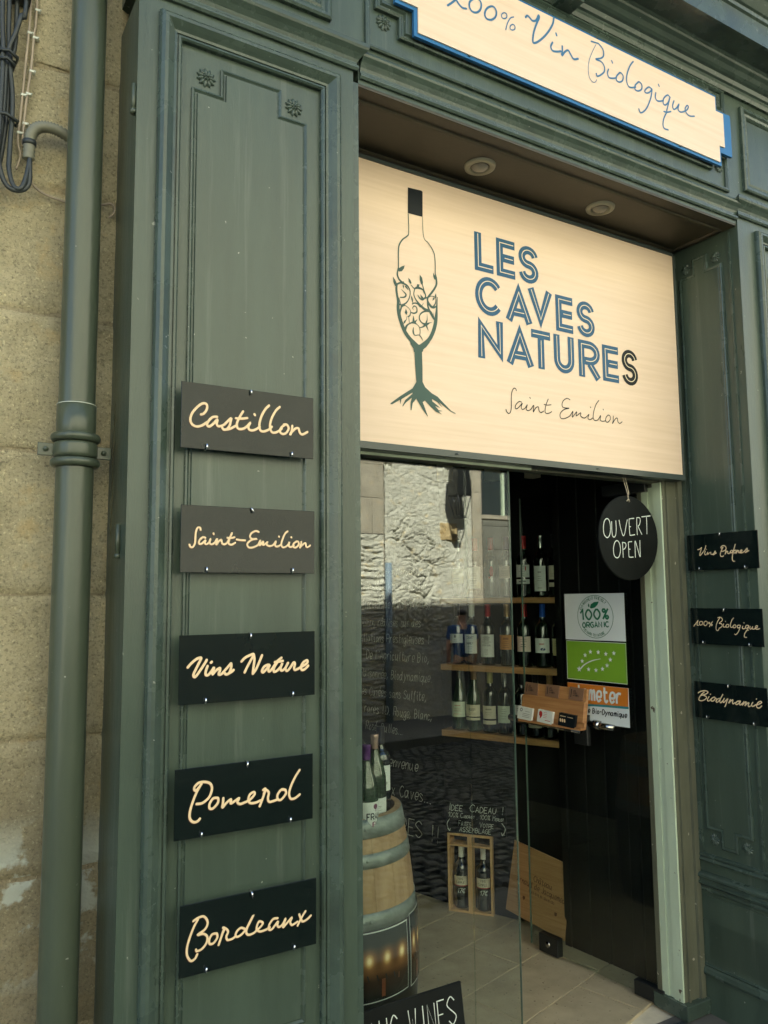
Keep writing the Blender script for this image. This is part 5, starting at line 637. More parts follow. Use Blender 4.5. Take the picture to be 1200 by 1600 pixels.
# block capitals with a pale inline
def boxpath(ch, x0, x1, z0, z1, w):
    c = w/2; L, Rr, B, T = x0+c, x1-c, z0+c, z1-c; mx = (L+Rr)/2; mz = (B+T)/2
    if ch == 'L': return [[(L, z1), (L, B), (x1, B)]]
    if ch == 'E': return [[(x1, T), (L, T), (L, B), (x1, B)], [(L+c, mz), (x1-w*0.12, mz)]]
    if ch == 'T': return [[(x0, T), (x1, T)], [(mx, T-c), (mx, z0)]]
    if ch == 'N': return [[(L, z0), (L, z1-w*0.9), (Rr, z0+w*0.9), (Rr, z1)]]
    if ch == 'V': return [[(x0+w*0.45, z1), (mx, z0+w*0.9), (x1-w*0.45, z1)]]
    if ch == 'A': return [[(x0+w*0.45, z0), (mx, z1-w*0.9), (x1-w*0.45, z0)], [(x0+w*1.05, z0+w*1.15), (x1-w*1.05, z0+w*1.15)]]
    arc = lambda cx, cz, rx, rz, a0, a1, n=14: [(cx+rx*math.cos(R(a0+(a1-a0)*k/n)), cz+rz*math.sin(R(a0+(a1-a0)*k/n))) for k in range(n+1)]
    if ch == 'U': r = (Rr-L)/2; return [[(L, z1)]+arc(mx, B+r, r, r, 180, 360)+[(Rr, z1)]]
    if ch == 'C': return [arc(mx, mz, (Rr-L)/2, (T-B)/2, 38, 322, 28)]
    if ch == 'S':
        rx = (Rr-L)/2; rz = (T-B)/4
        return [arc(mx, T-rz, rx, rz, 10, 268, 16)+arc(mx, B+rz, rx, rz, 88, -172, 16)]
    if ch == 'R':
        rz = (T-mz)/2+w*0.12; cz = T-rz; rx = Rr-mx
        return [[(L, z0), (L, T), (mx, T)]+arc(mx, cz, rx, rz, 80, -80, 10)+[(mx, T-2*rz), (L+c, T-2*rz)], [(mx, T-2*rz-c*0.6), (x1-c*0.7, z0)]]
    return []
ROWS = [('LES', 2.770, 2.635, [(1.592, 1.672), (1.686, 1.768), (1.779, 1.879)]),
        ('CAVES', 2.620, 2.486, [(1.591, 1.712), (1.721, 1.840), (1.823, 1.936), (1.952, 2.035), (2.049, 2.148)]),
        ('NATURES', 2.472, 2.334, [(1.598, 1.707), (1.720, 1.842), (1.833, 1.921), (1.937, 2.035), (2.057, 2.165), (2.178, 2.262), (2.274, 2.370)])]
LW = 0.0295
for word, zt, zb, bs in ROWS:
    bl = MB(); il = MB(); bk = MB()
    for i, (ch, (a, c)) in enumerate(zip(word, bs)):
        tgt = bk if (word == 'NATURES' and i == 6) else bl
        if ch == 'S': a += 0.006; c -= 0.004
        for p in boxpath(ch, a, c, zb, zt, LW):
            curved = ch in 'SCU'
            ribbon(tgt, p, LW, FM, h=0.0008, smooth=False, round_caps=False, mitre=True)
            q = list(p)
            def cut(a_, b_, d):
                v = Vector(b_)-Vector(a_); return tuple(Vector(a_)+v.normalized()*min(d, v.length*0.45)) if v.length > 0 else a_
            if ch in 'LETNVAUR': q[0] = cut(q[0], q[1], 0.006); q[-1] = cut(q[-1], q[-2], 0.006)
            ribbon(il, q, 0.0030, FM, h=0.0018, smooth=False, round_caps=False, mitre=True)
    bl.build('lettering', BLUE, sg, label='blue capitals reading '+word)
    if bk.v: bk.build('lettering', INK, sg, label='last letter S in black')
    il.build('letter_inline', CREAMLINE, sg)
b = MB(); draw_data(b, TR['saint_main'][1], TR['saint_main'][0]*0.001, FM); b.build('handwriting', INK, sg, label='handwritten Saint Emilion in black')
b = MB()
for st in LOGO_R: ribbon(b, [(x/1000, z/1000, w/1000) for x, z, w in st], 0.003, FM, sub=5)
for i, pl in enumerate(LOGO_P): flat_poly(b, [(x/1000, z/1000) for x, z in pl], FM, 0.0011+i*0.00003)
b.build('bottle_vine_drawing', TEAL, sg)
b = MB(); flat_poly(b, [(x/1000, z/1000) for x, z in LOGO_C], FM, 0.0012); b.build('drawn_bottle_cap', INK, sg)
settle(sg, (1.8, 2.05, 1.99))

# ================================================================== upper sign
ts = thing('upper_sign', 'long beige sign with notched corners on a blue backing above the lintel', 'sign')
YT = 1.742; FT = facade(YT)
outer = notched(1.105, 2.600, 3.120, 3.420, 0.062, 0.066)
outer = [(1.168, 3.128), (2.535, 3.128), (2.535, 3.182), (2.602, 3.182), (2.602, 3.347), (2.522, 3.347), (2.522, 3.402), (1.168, 3.402), (1.168, 3.36), (1.105, 3.36), (1.105, 3.205), (1.168, 3.205)]
inner = [(1.180, 3.139), (2.524, 3.139), (2.524, 3.205), (2.555, 3.205), (2.555, 3.338), (2.512, 3.338), (2.512, 3.392), (1.180, 3.392), (1.180, 3.349), (1.117, 3.349), (1.117, 3.216), (1.180, 3.216)]
MB().prism(FT, outer, -0.010, 0).build('blue_backing', BLUEEDGE, ts)
MB().prism(FT, inner, 0.0, 0.004).build('panel', BEIGE, ts)
FT2 = facade(YT-0.004)
b = MB()
for k in ('vin_top', 'pct_top', 'vin_top2', 'biolog', 'biolog_thin'): draw_data(b, TR[k][1], TR[k][0]*0.001, FT2)
b.build('handwriting', BLUE2, ts, label='blue handwriting reading 100% Vin Biologique')
for x, z in ((1.36, 3.134), (2.30, 3.134), (1.9, 3.397), (2.35, 3.397)):
    MB().lathe([(0, 0.003), (0.004, 0.002), (0.005, 0)], fr=frame((x, YT, z), (1, 0, 0), (0, 0, 1), (0, -1, 0)), seg=10).build('fixing_screw', FRAME, ts)
settle(ts, (1.85, 1.75, 3.12))

# ================================================================== plaques
def clip_mesh():
    b = MB(); # small chrome pin with a bent tongue
    b.tube([(0, 0.012, 0), (0, 0.0, 0), (0, -0.004, 0.001), (0, -0.006, 0.004), (0, -0.006, 0.012)], 0.0022, 6)
    me = b.mesh('clip'); me.materials.append(STEEL); return me
CLIP = clip_mesh()
def plaque(name_label, frf, u0, u1, v0, v1, word, fr_rot, tilt=0.0, outline=True):
    t = thing('wine_plaque', name_label, 'plaque')
    c = math.cos(tilt); s = math.sin(tilt); um, vm = (u0+u1)/2, (v0+v1)/2
    fr = lambda u, v, h=0: frf(um+(u-um)*c-(v-vm)*s, vm+(u-um)*s+(v-vm)*c, h)
    MB().bbox(fr, u0, u1, v0, v1, -0.003, 0, 0.0006).build('panel', BLACK, t)
    w = TR[word][0]*0.001
    b = MB(); w = w*(0.84 if word in ('vins_nature', 'biodynamie') else (0.86 if word in ('vins_propres', 'bio_small') else 0.95)); draw_data(b, TR[word][1], w, frf, 0.0009); b.build('lettering', LETTER, t)
    if outline:
        b = MB(); draw_data(b, [[(x-0.5, z-1.0) for x, z in st] for st in TR[word][1]], w*1.12, frf, 0.0003); b.build('letter_shadow', RUST, t)
    for (uu, vv, up) in (((um), v1, 1), (u0+(u1-u0)*0.18, v0, -1), (u0+(u1-u0)*0.82, v0, -1)):
        o = obj('clip', CLIP, None, t); p = fr(uu, vv, 0); o.location = p
        o.rotation_euler = (0 if up < 0 else R(180), 0, fr_rot) if up < 0 else (0, R(180)+rnd.uniform(-.5, .2), fr_rot)
    for uu in (u0+0.06, u1-0.06): MB().fbox(fr, uu-0.008, uu+0.008, v0+0.03, v1-0.03, -0.022, -0.003).build('spacer', DIB, t)
    settle(t, fr(um, v0, -0.003)); return t
FP = facade(1.736)
LP = [(0.519, 0.849, 1.886, 2.038, 'castillon', 'top plaque of the left pilaster, shiny black with cream script Castillon'),
      (0.523, 0.852, 1.606, 1.757, 'saint_dash', 'second plaque down the left pilaster, black with cream script Saint-Emilion'),
      (0.525, 0.853, 1.318, 1.468, 'vins_nature', 'middle plaque of the left pilaster with bold cream brush script Vins Nature'),
      (0.520, 0.848, 1.034, 1.182, 'pomerol', 'fourth plaque down the left pilaster with cream script Pomerol'),
      (0.536, 0.857, 0.753, 0.899, 'bordeaux', 'lowest plaque of the left pilaster with cream script Bordeaux')]
for u0, u1, v0, v1, w, lab in LP: plaque(lab, FP, u0, u1, v0, v1, w, 0).__setitem__('group', 'black script plaques on the left pilaster')
FR = jambf(2.622)
RP = [(-2.045, -1.742, 1.638, 1.775, 'vins_propres', 'top small black plaque on the right reveal with thin script Vins Propres'),
      (-2.045, -1.742, 1.358, 1.493, 'bio_small', 'middle small black plaque on the right reveal with thin script 100% Biologique'),
      (-2.045, -1.742, 1.080, 1.215, 'biodynamie', 'lowest small black plaque on the right reveal with bold script Biodynamie')]
for u0, u1, v0, v1, w, lab in RP: plaque(lab, FR, u0, u1, v0, v1, w, R(-90)).__setitem__('group', 'black script plaques on the right reveal')

# ================================================================== door frame, fixed glass, door
df = thing('door_frame', 'worn wooden entrance frame, pale green post on the right with peeling paint', 'door frame')
b = MB(); b.box(1.003, 2.53, 2.085, 2.16, 2.006, 2.09); b.box(1.003, 2.535, 2.098, 2.15, 1.985, 2.006); b.build('head', OLIVE, df)
b = MB(); b.box(1.10, 1.86, 2.078, 2.085, 1.982, 1.990); b.build('head_bead', PALE, df)
b = MB(); b.box(2.537, XJ-0.002, 2.082, 2.20, 0.05, 2.01); b.build('post_core', OLIVE, df)
# the post's face to the doorway: steps in pale green
b = MB(); b.box(2.529, 2.537, 2.085, 2.125, 0.05, 1.985); b.build('post_face', PALE, df)
b = MB(); b.box(2.534, 2.541, 2.126, 2.150, 0.05, 1.97); b.build('post_step', PALE, df)
b = MB(); b.box(2.530, 2.538, 2.151, 2.180, 0.05, 1.97); b.build('post_step', PALE, df)
b = MB(); b.box(2.527, 2.55, 2.181, 2.200, 0.05, 1.97); b.build('post_edge', OLIVE, df)
b = MB(); b.box(2.552, 2.56, 2.074, 2.083, 0.05, 2.0); b.box(2.615, 2.64, 2.070, 2.083, 0.05, 2.0); b.build('post_bead', OLIVE, df)
b = MB(); b.bbox(frame((0, 0, 0), (1, 0, 0), (0, -1, 0)), 2.515, 2.645, 0.0, 0.052, -2.21, -2.055, 0.003); b.build('base_shoe', GREEN2, df)
settle(df, (2.6, 2.14, 0))

wp = thing('fixed_shop_window', 'tall fixed glass panel left of the doorway, mirroring the sunny wall opposite', 'window')
MB().box(1.008, 1.6055, YG, YG+0.008, 0.01, 1.985).build('pane', GLASS, wp)
MB().box(1.6065, 1.792, YG, YG+0.008, 0.01, 1.985).build('pane', GLASS, wp)
b = MB(); b.box(1.7925, 1.7938, YG, YG+0.008, 0.01, 1.985); b.build('polished_edge', GLEDGE, wp)
b = MB(); b.box(1.008, 1.7945, YG-0.006, YG+0.014, -0.005, 0.009); b.build('floor_channel', DARK, wp)
settle(wp, (1.4, YG, 0))

DA = Vector((2.464, 2.845, 0)); DU = Vector((2.53, 2.2, 0))-DA; DW = DU.length; DU.normalize(); DN = Vector((-DU.y*-1, 0, 0))
DN = Vector((DU.y, -DU.x, 0))          # towards the camera side
if DN.x > 0: DN = -DN
FD = frame(DA, DU, DN)
gd = thing('glass_door', 'frameless glass door standing open against the black panelling', 'door')
MB().fbox(FD, 0, DW, 0.012, 2.0, -0.01, 0).build('pane', GLASSD, gd)
b = MB(); b.fbox(FD, -0.0015, -0.0002, 0.012, 2.0, -0.01, 0); b.build('polished_edge', GLEDGE, gd)
b = MB(); b.bbox(FD, DW-0.16, DW+0.05, 1.955, 2.0, -0.03, 0.02, 0.002); b.build('top_patch_hinge', DIB, gd)
hb = MB().bbox(FD, 0.06, 0.165, 0.006, 0.08, -0.02, 0.014, 0.002).build('corner_lock', DARK, gd)
MB().lathe([(0, 0.004), (0.012, 0.003), (0.013, 0)], fr=lambda x, y, z: FD(0.11+x, 0.045+y, 0.014+z), seg=16).build('keyhole', CHROME, hb)
bh = MB(); bh.bbox(FD, DW-0.10, DW+0.03, 0.006, 0.06, -0.02, 0.014, 0.002); bh.build('bottom_patch_hinge', DARK, gd)
# pull bar, lying across the door
def cyl(p, q, r, mb, seg=16): mb.tube([p, q], r, seg)
b = MB(); cyl(FD(-0.045, 0.995, 0.05), FD(0.36, 0.985, 0.05), 0.014, b, 18); hd = b.build('pull_bar', CHROME, gd)
b = MB()
for u in (0.03, 0.30): cyl(FD(u-0.018, 0.993, 0.05), FD(u+0.018, 0.992, 0.05), 0.020, b, 18); cyl(FD(u, 0.992, 0.05), FD(u, 0.992, 0.0), 0.009, b, 10)
b.build('bar_collar', DARK, hd)
b = MB(); b.bbox(FD, 0.30, 0.372, 0.92, 1.045, 0.002, 0.022, 0.004); lk = b.build('lock_case', DARK, gd)
b = MB(); cyl(FD(0.376, 1.012, 0.012), FD(0.50, 1.008, 0.012), 0.013, b, 16); cyl(FD(0.40, 1.012, 0.012), FD(0.43, 1.011, 0.012), 0.018, b, 16); b.build('lock_handle', CHROME, lk)
settle(gd, tuple(Vector((2.53, 2.2, 0))))

# stickers on the door
def sticker(lab, u0, u1, v0, v1, m, name='door_sticker', skew=0.0):
    t = thing(name, lab, 'sticker')
    b = MB(); n = 8; vs = []
    for j in range(2):
        for i in range(n+1):
            u = u0+(u1-u0)*i/n; v = (v0 if j == 0 else v1)+skew*i/n; vs.append(FD(u, v, 0.0012+0.0006*math.sin(i*1.3+j)))
    vs += [FD(u0+(u1-u0)*i/n, (v0 if j == 0 else v1)+skew*i/n, 0.0004) for j in range(2) for i in range(n+1)]
    k = n+1; fs = [(i, i+1, k+i+1, k+i) for i in range(n)]+[(2*k+i, 2*k+i+1, 3*k+i+1, 3*k+i) for i in range(n)]+[(i, i+1, 2*k+i+1, 2*k+i) for i in range(n)]+[(k+i, k+i+1, 3*k+i+1, 3*k+i) for i in range(n)]
    b.add(vs, fs); b.build('sheet', m, t); return t
uS0 = 0.258; uS1 = 0.566
t = sticker('white sticker with a round green stamp reading 100% ORGANIC, topmost on the glass door', uS0-0.003, uS1, 1.356, 1.552, STICKW, skew=0.002)
b = MB(); cu, cv = 0.418, 1.456; rr = 0.092
ring = lambda r: [(cu+r*1.0*math.cos(R(a)), cv+r*0.97*math.sin(R(a))) for a in range(0, 361, 10)]
ribbon(b, ring(rr), 0.0022, FD, h=0.0024, smooth=False)
def arcmap(r, a0, sgn=1):
    def f(x, y):
        if sgn > 0: a = R(a0)-x/r; return (cu+(r+y)*math.cos(a), cv+(r+y)*0.97*math.sin(a))
        a = R(a0)+x/(r); return (cu+(r-y)*math.cos(a), cv+(r-y)*0.97*math.sin(a))
    return f
text(b, 'ENVIRONMENT FRIENDLY', FD, 0, 0, 0.0115, 0.0019, mapf=arcmap(0.075, 158), h=0.0024, lw=0.78, adv=0.75)
text(b, 'NO HARM TO NATURE', FD, 0, 0, 0.0115, 0.0019, mapf=arcmap(0.086, 222, -1), h=0.0024, lw=0.78, adv=0.75)
for wd, vv, sz, w in (('100%', 1.444, 0.042, 0.0082), ('ORGANIC', 1.411, 0.022, 0.0052)):
    L = textw(wd, sz, adv=1.35 if wd != '100%' else 1.7); text(b, wd, FD, cu-L/2+0.004, vv-0.003, sz, w, adv=1.35 if wd != '100%' else 1.7, h=0.0024, rot=0.05)
flat_poly(b, [(0.392, 1.493), (0.398, 1.508), (0.415, 1.517), (0.440, 1.519), (0.432, 1.505), (0.418, 1.494), (0.400, 1.490)], FD, 0.0025)
flat_poly(b, [(0.386, 1.495), (0.382, 1.503), (0.386, 1.512), (0.391, 1.505), (0.390, 1.497)], FD, 0.0025)
b.build('print', GRN_ST, t); settle(t, FD(0.42, 1.356, 0))
t = sticker('bright green sticker with a leaf of white stars, in the middle on the glass door', uS0, uS1, 1.186, 1.350, LEAFG, skew=0.002)
b = MB()
def q2(x, y):   # photo crop (780,900; x4) of the sticker -> sticker plane
    return (uS0+(x-432)/(792-432)*(uS1-uS0), 1.350-(y-402)/(662-402)*(1.350-1.186))
for (x, y) in ((583, 468), (630, 468), (675, 476), (722, 468), (550, 493), (700, 511), (530, 534), (680, 550), (652, 575), (613, 587), (568, 585), (510, 588)):
    c = q2(x, y); r1 = 0.0108 if (x, y) != (510, 588) else 0.014
    flat_poly(b, [(c[0]+(r1 if k % 2 == 0 else r1*0.42)*math.sin(R(36*k)), c[1]+(r1 if k % 2 == 0 else r1*0.42)*math.cos(R(36*k))) for k in range(10)], FD, 0.0026+rnd.random()*0.0002)
ribbon(b, [(*q2(518, 585), 0.006), (*q2(545, 555), 0.005), (*q2(590, 527), 0.004), (*q2(642, 510), 0.0016)], 0.004, FD, h=0.0024)
ribbon(b, rect(uS0+.001, uS1-.001, 1.188, 1.3505)+[(uS0+.001, 1.188)], 0.0022, FD, h=0.0022, smooth=False, round_caps=False)
b.build('print', STICKW, t); settle(t, FD(0.42, 1.186, 0))
t = sticker('orange and white sticker lettered meter and Bio-Dynamique behind the card holder', uS0, uS1+0.003, 1.016, 1.172, STICKW, skew=0.0)
b = MB(); flat_poly(b, [(uS0, 1.090), (uS1, 1.093), (uS1+0.002, 1.1715), (uS0, 1.1715)], FD, 0.0024); b.build('orange_band', ORG_ST, t)
b = MB(); flat_poly(b, [(uS0, 1.072), (0.40, 1.084), (uS1+0.002, 1.090), (uS1+0.002, 1.099), (0.42, 1.094), (uS0, 1.080)], FD, 0.0028); b.build('teal_stripe', TEALST, t)
b = MB(); L = textw('demeter', 0.060, adv=0.9, lw=0.72); text(b, 'demeter', FD, 0.545-L, 1.106, 0.060, 0.0095, adv=0.9, lw=0.72, h=0.0030); b.build('print', STICKW, t)
b = MB(); s_ = 'Agriculture Bio-Dynamique'; L = textw(s_, 0.021, adv=0.9, lw=0.8); text(b, s_, FD, 0.560-L, 1.054, 0.021, 0.0036, adv=0.9, lw=0.8, slant=0.12, h=0.0026); b.build('print', INK, t)
settle(t, FD(0.42, 1.016, 0))

# card holder hanging over the pull bar
ch = thing('card_holder', 'slanted wooden card holder hung on the door above the pull bar', 'card holder')
FH = frame(FD(0.06, 0.995, 0.085), DU, DN-Vector((0, 0, -0.0)), Vector((0, 0, 1))+DN*-0.18)
b = MB(); b.bbox(FH, 0, 0.345, 0.0, 0.165, -0.014, -0.002, 0.001); b.build('back_board', WOODH, ch)
b = MB(); b.bbox(FH, 0, 0.345, 0.030, 0.115, -0.002, 0.010, 0.001); b.build('front_board', WOODH, ch)
b = MB(); b.fbox(FH, 0, 0.345, 0.0, 0.010, -0.002, 0.022); b.build('ledge', WOODH, ch)
settle(ch, FH(0.17, 0, -0.01))
KRAFT = mat('kraft_card', (0.22, 0.12, 0.07), rough=0.8)
def cards(name, lab, u, v, w, hh, d, m, printer, hh0=0.0, rot=0.0):
    t = thing(name, lab, 'business cards'); fr0 = FH; c, s = math.cos(rot), math.sin(rot)
    fr = lambda a, b_, h=0: fr0(u+a*c-b_*s, v+a*s+b_*c, h+hh0)
    MB().fbox(fr, 0, w, 0, hh, 0, d).build('card_stack', m, t)
    b = MB(); pm = printer(b, lambda a, b_, h=0: fr(a, b_, h+d)); b.build('print', pm, t); settle(t, fr(w/2, 0, 0)); return t
def pr_logo(b, fr):
    ribbon(b, [(0.012, 0.012), (0.012, 0.030), (0.012, 0.042)], 0.0035, fr, h=0.0004, smooth=False)
    for k, s_ in enumerate(('LES', 'CAVES', 'NATURES')): text(b, s_, fr, 0.022, 0.034-k*0.009, 0.0065, 0.0013, h=0.0004, lw=0.7)
    return INK
for k, (u, rt, lab) in enumerate(((0.004, -0.03, 'left brown kraft card behind the holder\'s front board, above the pale grey cards'), (0.125, -0.02, 'middle brown kraft card of the holder, above the cards with a red figure'), (0.255, -0.04, 'right brown kraft card of the holder, above the black cards'))):
    cards('kraft_card', lab, u, 0.118, 0.075, 0.052, 0.004, KRAFT, pr_logo, 0.0, rt)
def pr_grey(b, fr):
    ribbon(b, [(0.020+0.006*math.cos(R(a)), 0.040+0.006*math.sin(R(a))) for a in range(0, 361, 30)], 0.003, fr, h=0.0004)
    for k in range(3): ribbon(b, [(0.030, 0.026-k*0.007), (0.072, 0.026-k*0.007)], 0.0014, fr, h=0.0004)
    ribbon(b, [(0.045, 0.036), (0.070, 0.036)], 0.0014, fr, h=0.0004); return PRINTG
def pr_red(b, fr):
    ribbon(b, [(0.012, 0.030, 0.006), (0.015, 0.040, 0.016), (0.020, 0.030, 0.014), (0.017, 0.018, 0.004)], 0.01, fr, h=0.0004)
    for k in range(4): ribbon(b, [(0.034, 0.044-k*0.007), (0.052, 0.044-k*0.007)], 0.0014, fr, h=0.0004)
    ribbon(b, [(0.045, 0.012), (0.074, 0.012)], 0.0024, fr, h=0.0004); return PRINTR
def pr_dark(b, fr):
    for k in range(3): ribbon(b, [(0.010+k*0.011, 0.026), (0.012+k*0.011, 0.020)], 0.008, fr, h=0.0004)
    ribbon(b, [(0.008, 0.040), (0.036, 0.040)], 0.002, fr, h=0.0004); ribbon(b, [(0.045, 0.040), (0.074, 0.040)], 0.002, fr, h=0.0004); return LETTER
cards('card_stack', 'pale grey stack of business cards, left one in the wooden holder', -0.008, 0.012, 0.083, 0.052, 0.012, WHITE, pr_grey, 0.011, -0.05)
cards('card_stack', 'white stack of business cards with a red figure in the middle of the holder', 0.108, 0.011, 0.083, 0.052, 0.012, WHITE, pr_red, 0.011, -0.06)
cards('card_stack', 'black stack of business cards at the right end of the holder', 0.228, 0.010, 0.086, 0.052, 0.014, INK, pr_dark, 0.011, -0.05)

# round open sign hanging from the frame head
OX, OZ = 2.323, 1.759
os_ = thing('open_sign', 'round black board chalked OUVERT OPEN hanging from the door head', 'hanging sign')
FO = facade(2.07)
b = MB(); b.lathe([(0, 0.004), (0.156, 0.004), (0.159, 0.002), (0.159, -0.004), (0, -0.004)], fr=lambda x, y, z: FO(OX+x, OZ+y, z), seg=64); b.build('disc', BLACKBOARD, os_)
b = MB(); draw_data(b, TR['ouvert'][1], 0.0034, facade(2.066), 0.0006); b.build('lettering', CHALK, os_)
b = MB(); b.tube([FO(OX+0.0, OZ+0.145, 0.006), FO(OX-0.002, OZ+0.165, 0.006), FO(OX-0.008, 2.0, -0.012)], 0.0014, 5); b.tube([FO(OX+0.0, OZ+0.145, 0.006), FO(OX+0.004, OZ+0.17, 0.006), FO(OX+0.006, 2.0, -0.012)], 0.0014, 5)
b.tube([FO(OX-0.008, OZ+0.138, 0.006), FO(OX, OZ+0.145, 0.008), FO(OX+0.006, OZ+0.136, 0.006)], 0.003, 5); b.build('string', STRING, os_)
settle(os_, FO(OX, OZ-0.16, 0))

# ================================================================== shop interior
fl = MB().box(0.3, 3.2, 1.98, 6.0, -0.12, -0.012).build('shop_floor', GROUT, kind='structure')
tu = Vector((0.965, 0.262)); tv = Vector((-0.262, 0.965)); TU, TV = 0.55, 0.275
tme = MB().bbox(frame((0, 0, 0), (1, 0, 0), (0, 0, 1), (0, 1, 0)), 0.002, TU-0.002, 0.002, TV-0.002, -0.012, 0.0, 0.0015).mesh('tile'); tme.materials.append(TILE)
for j in range(-1, 18):
    for i in range(-1, 9):
        s0 = 1.487+TV*(j-2); t0 = 2.94-TU*5+TU*i+(0.18 if j % 2 else 0)
        c = tu*(t0+TU/2)+tv*(s0+TV/2)
        if 0.9 < c.x < 3.1 and 2.14 < c.y < 5.2:
            o = obj('tile', tme, None, fl); p = tu*t0+tv*s0; o.location = (p.x, p.y, rnd.random()*0.0006); o.rotation_euler = (0, 0, math.atan2(0.262, 0.965))
            if c.y < 2.35: o.location.z -= 0.0
tag(MB().box(0.9, 2.65, 1.97, 2.12, -0.13, -0.004).build('threshold_stone', PAVE), kind='structure')
dm = thing('doormat', 'dark rubber doormat on the threshold at the foot of the pale post', 'doormat', (0, 0, 0))
b = MB(); b.bbox(frame((0, 0, 0), (1, 0, 0), (0, 0, 1), (0, 1, 0)), 1.9, 2.50, 1.86, 2.075, -0.003, 0.008, 0.003); b.build('mat', MATM, dm)
b = MB()
for k in range(14): b.box(1.92, 2.48, 1.872+k*0.0145, 1.878+k*0.0145, 0.008, 0.011)
b.build('ribs', MATM, dm); settle(dm, (2.2, 1.97, 0))

room = thing('shop_room', 'dark interior shell of the wine shop, ceiling and back walls', 'room')
b = MB(); b.box(0.3, 3.4, 2.31, 6.1, 2.75, 2.85); b.box(1.003, XJ, 2.16, 2.31, 2.05, 2.93); b.build('ceiling', PLASTER, room)
MB().box(0.3, 3.4, 6.0, 6.1, -0.1, 2.85).build('back_wall', BLACKWALL, room)
MB().box(0.3, 0.4, 2.2, 6.0, -0.1, 2.85).build('side_wall', BLACKWALL, room)
MB().box(0.3, 1.003, 2.13, 2.22, -0.1, 2.85).build('front_wall', BLACKWALL, room)
b = MB(); b.box(2.66, 4.0, 2.11, 2.2, -0.1, 2.95); b.build('front_wall', BLACKWALL, room)
# blackboard wall W1, shelf wall W2, panelled wall W3
W1A = Vector((2.44, 3.46, 0)); W1D = Vector((-0.259, 0.966, 0))
FW1 = frame(W1A+W1D*0.0, -W1D, (-0.966, -0.259, 0))       # u runs towards the viewer's right, 0 at the corner
MB().fbox(FW1, -2.7, 0, -0.05, 2.75, -0.05, 0).build('blackboard_wall', BLACKBOARD, room)
W2D = Vector((0.407, -0.913, 0)); W2A = W1A.copy()
FW2 = frame(W2A, W2D, (-0.913, -0.407, 0))
MB().fbox(FW2, 0.0, 0.80, -0.05, 2.75, -0.05, 0).build('shelf_wall', BLACKWALL, room)
# board joints on the shelf wall
b = MB(); FW3 = frame((2.605, 2.775, 0), (0.10, -0.995, 0), (-0.995, -0.10, 0))
for k, (u0, u1) in enumerate(((0, 0.035), (0.038, 0.142), (0.145, 0.25), (0.253, 0.36), (0.363, 0.415), (0.418, 0.60))):
    MB().bbox(FW3, u0, u1, -0.01, 2.75, -0.03, 0.004 if k in (0, 4) else 0.0, 0.002).build('panel_board', BLACKWALL, room)
MB().fbox(frame((2.605, 2.777, 0), (0.995, 0.1, 0), (-0.1, 0.995, 0)), 0.0, 0.3, 0, 2.75, -0.03, 0.0).build('panel_return', BLACKWALL, room)
settle(room, (1.8, 4, 0))
# small hanging lamps, unlit
for k, (x, y, lab) in enumerate(((2.293, 3.2, 'small square unlit lamp, leftmost of the three under the shop ceiling'), (2.50, 3.08, 'small square unlit lamp, middle of the three under the shop ceiling'), (2.62, 2.92, 'small square unlit lamp, right of the three under the shop ceiling'))):
    t = thing('ceiling_lamp', lab, 'ceiling lamp', (x, y, 2.15), 0, 'small lamps hung under the shop ceiling')
    k_ = MB(); k_.bbox(frame((0, 0, 0), (1, 0, 0), (0, -1, 0)), -0.028, 0.028, -0.03, 0.06, -0.03, 0.03, 0.003); k_.build('lamp_body', CREAMP, t)
    MB().tube([(0, 0, 0.06), (0, 0, 0.6)], 0.004, 6).build('stem', DARK, t)

# chalk writing on the blackboard wall
cbd = thing('chalk_writing', 'long French chalk text handwritten on the black wall left of the shelves', 'chalk writing')
b = MB()
# (text, z at the line's right end, cap height)
def w1(px_lines):
    pass
LINES = [('à votre disposition', 1.660, 0.042), ('de découvrir une belle', 1.585, 0.046), ('Sélection de Vins Propres,', 1.482, 0.046), ('locaux, réalisés sur des', 1.382, 0.044), ('Appellations Prestigieuses !', 1.292, 0.046),
         ("De l'Agriculture Bio,", 1.195, 0.050), ('Raisonnée, Biodynamique.', 1.092, 0.048), ('Des Cuvées sans Sulfite,', 0.992, 0.046), ('(ou très rares !!). Rouge, Blanc,', 0.895, 0.048), ('Rosé, Bulles...', 0.800, 0.046)]
ends = [-0.12, -0.10, -0.075, -0.14, -0.085, -0.085, -0.065, -0.11, -0.07, -0.28]
for (s_, z, sz), e in zip(LINES, ends):
    L = textw(s_, sz, adv=0.75, lw=0.62)
    text(b, s_, FW1, e-L, z, sz, 0.0028, adv=0.75, lw=0.62, slant=0.12, jitter=0.5, h=0.0008)
for s_, e, z, sz in (('Bienvenue', -0.17, 0.62, 0.055), ('aux Caves...', -0.08, 0.47, 0.060), ('NATURES !!', -0.035, 0.28, 0.085)):
    L = textw(s_, sz, adv=0.9, lw=0.7); text(b, s_, FW1, e-L, z, sz, 0.003, adv=0.9, lw=0.7, slant=0.1, jitter=0.3, h=0.0008)
b.build('handwriting', CHALKDIM, cbd); settle(cbd, FW1(-0.3, 0.5, 0))

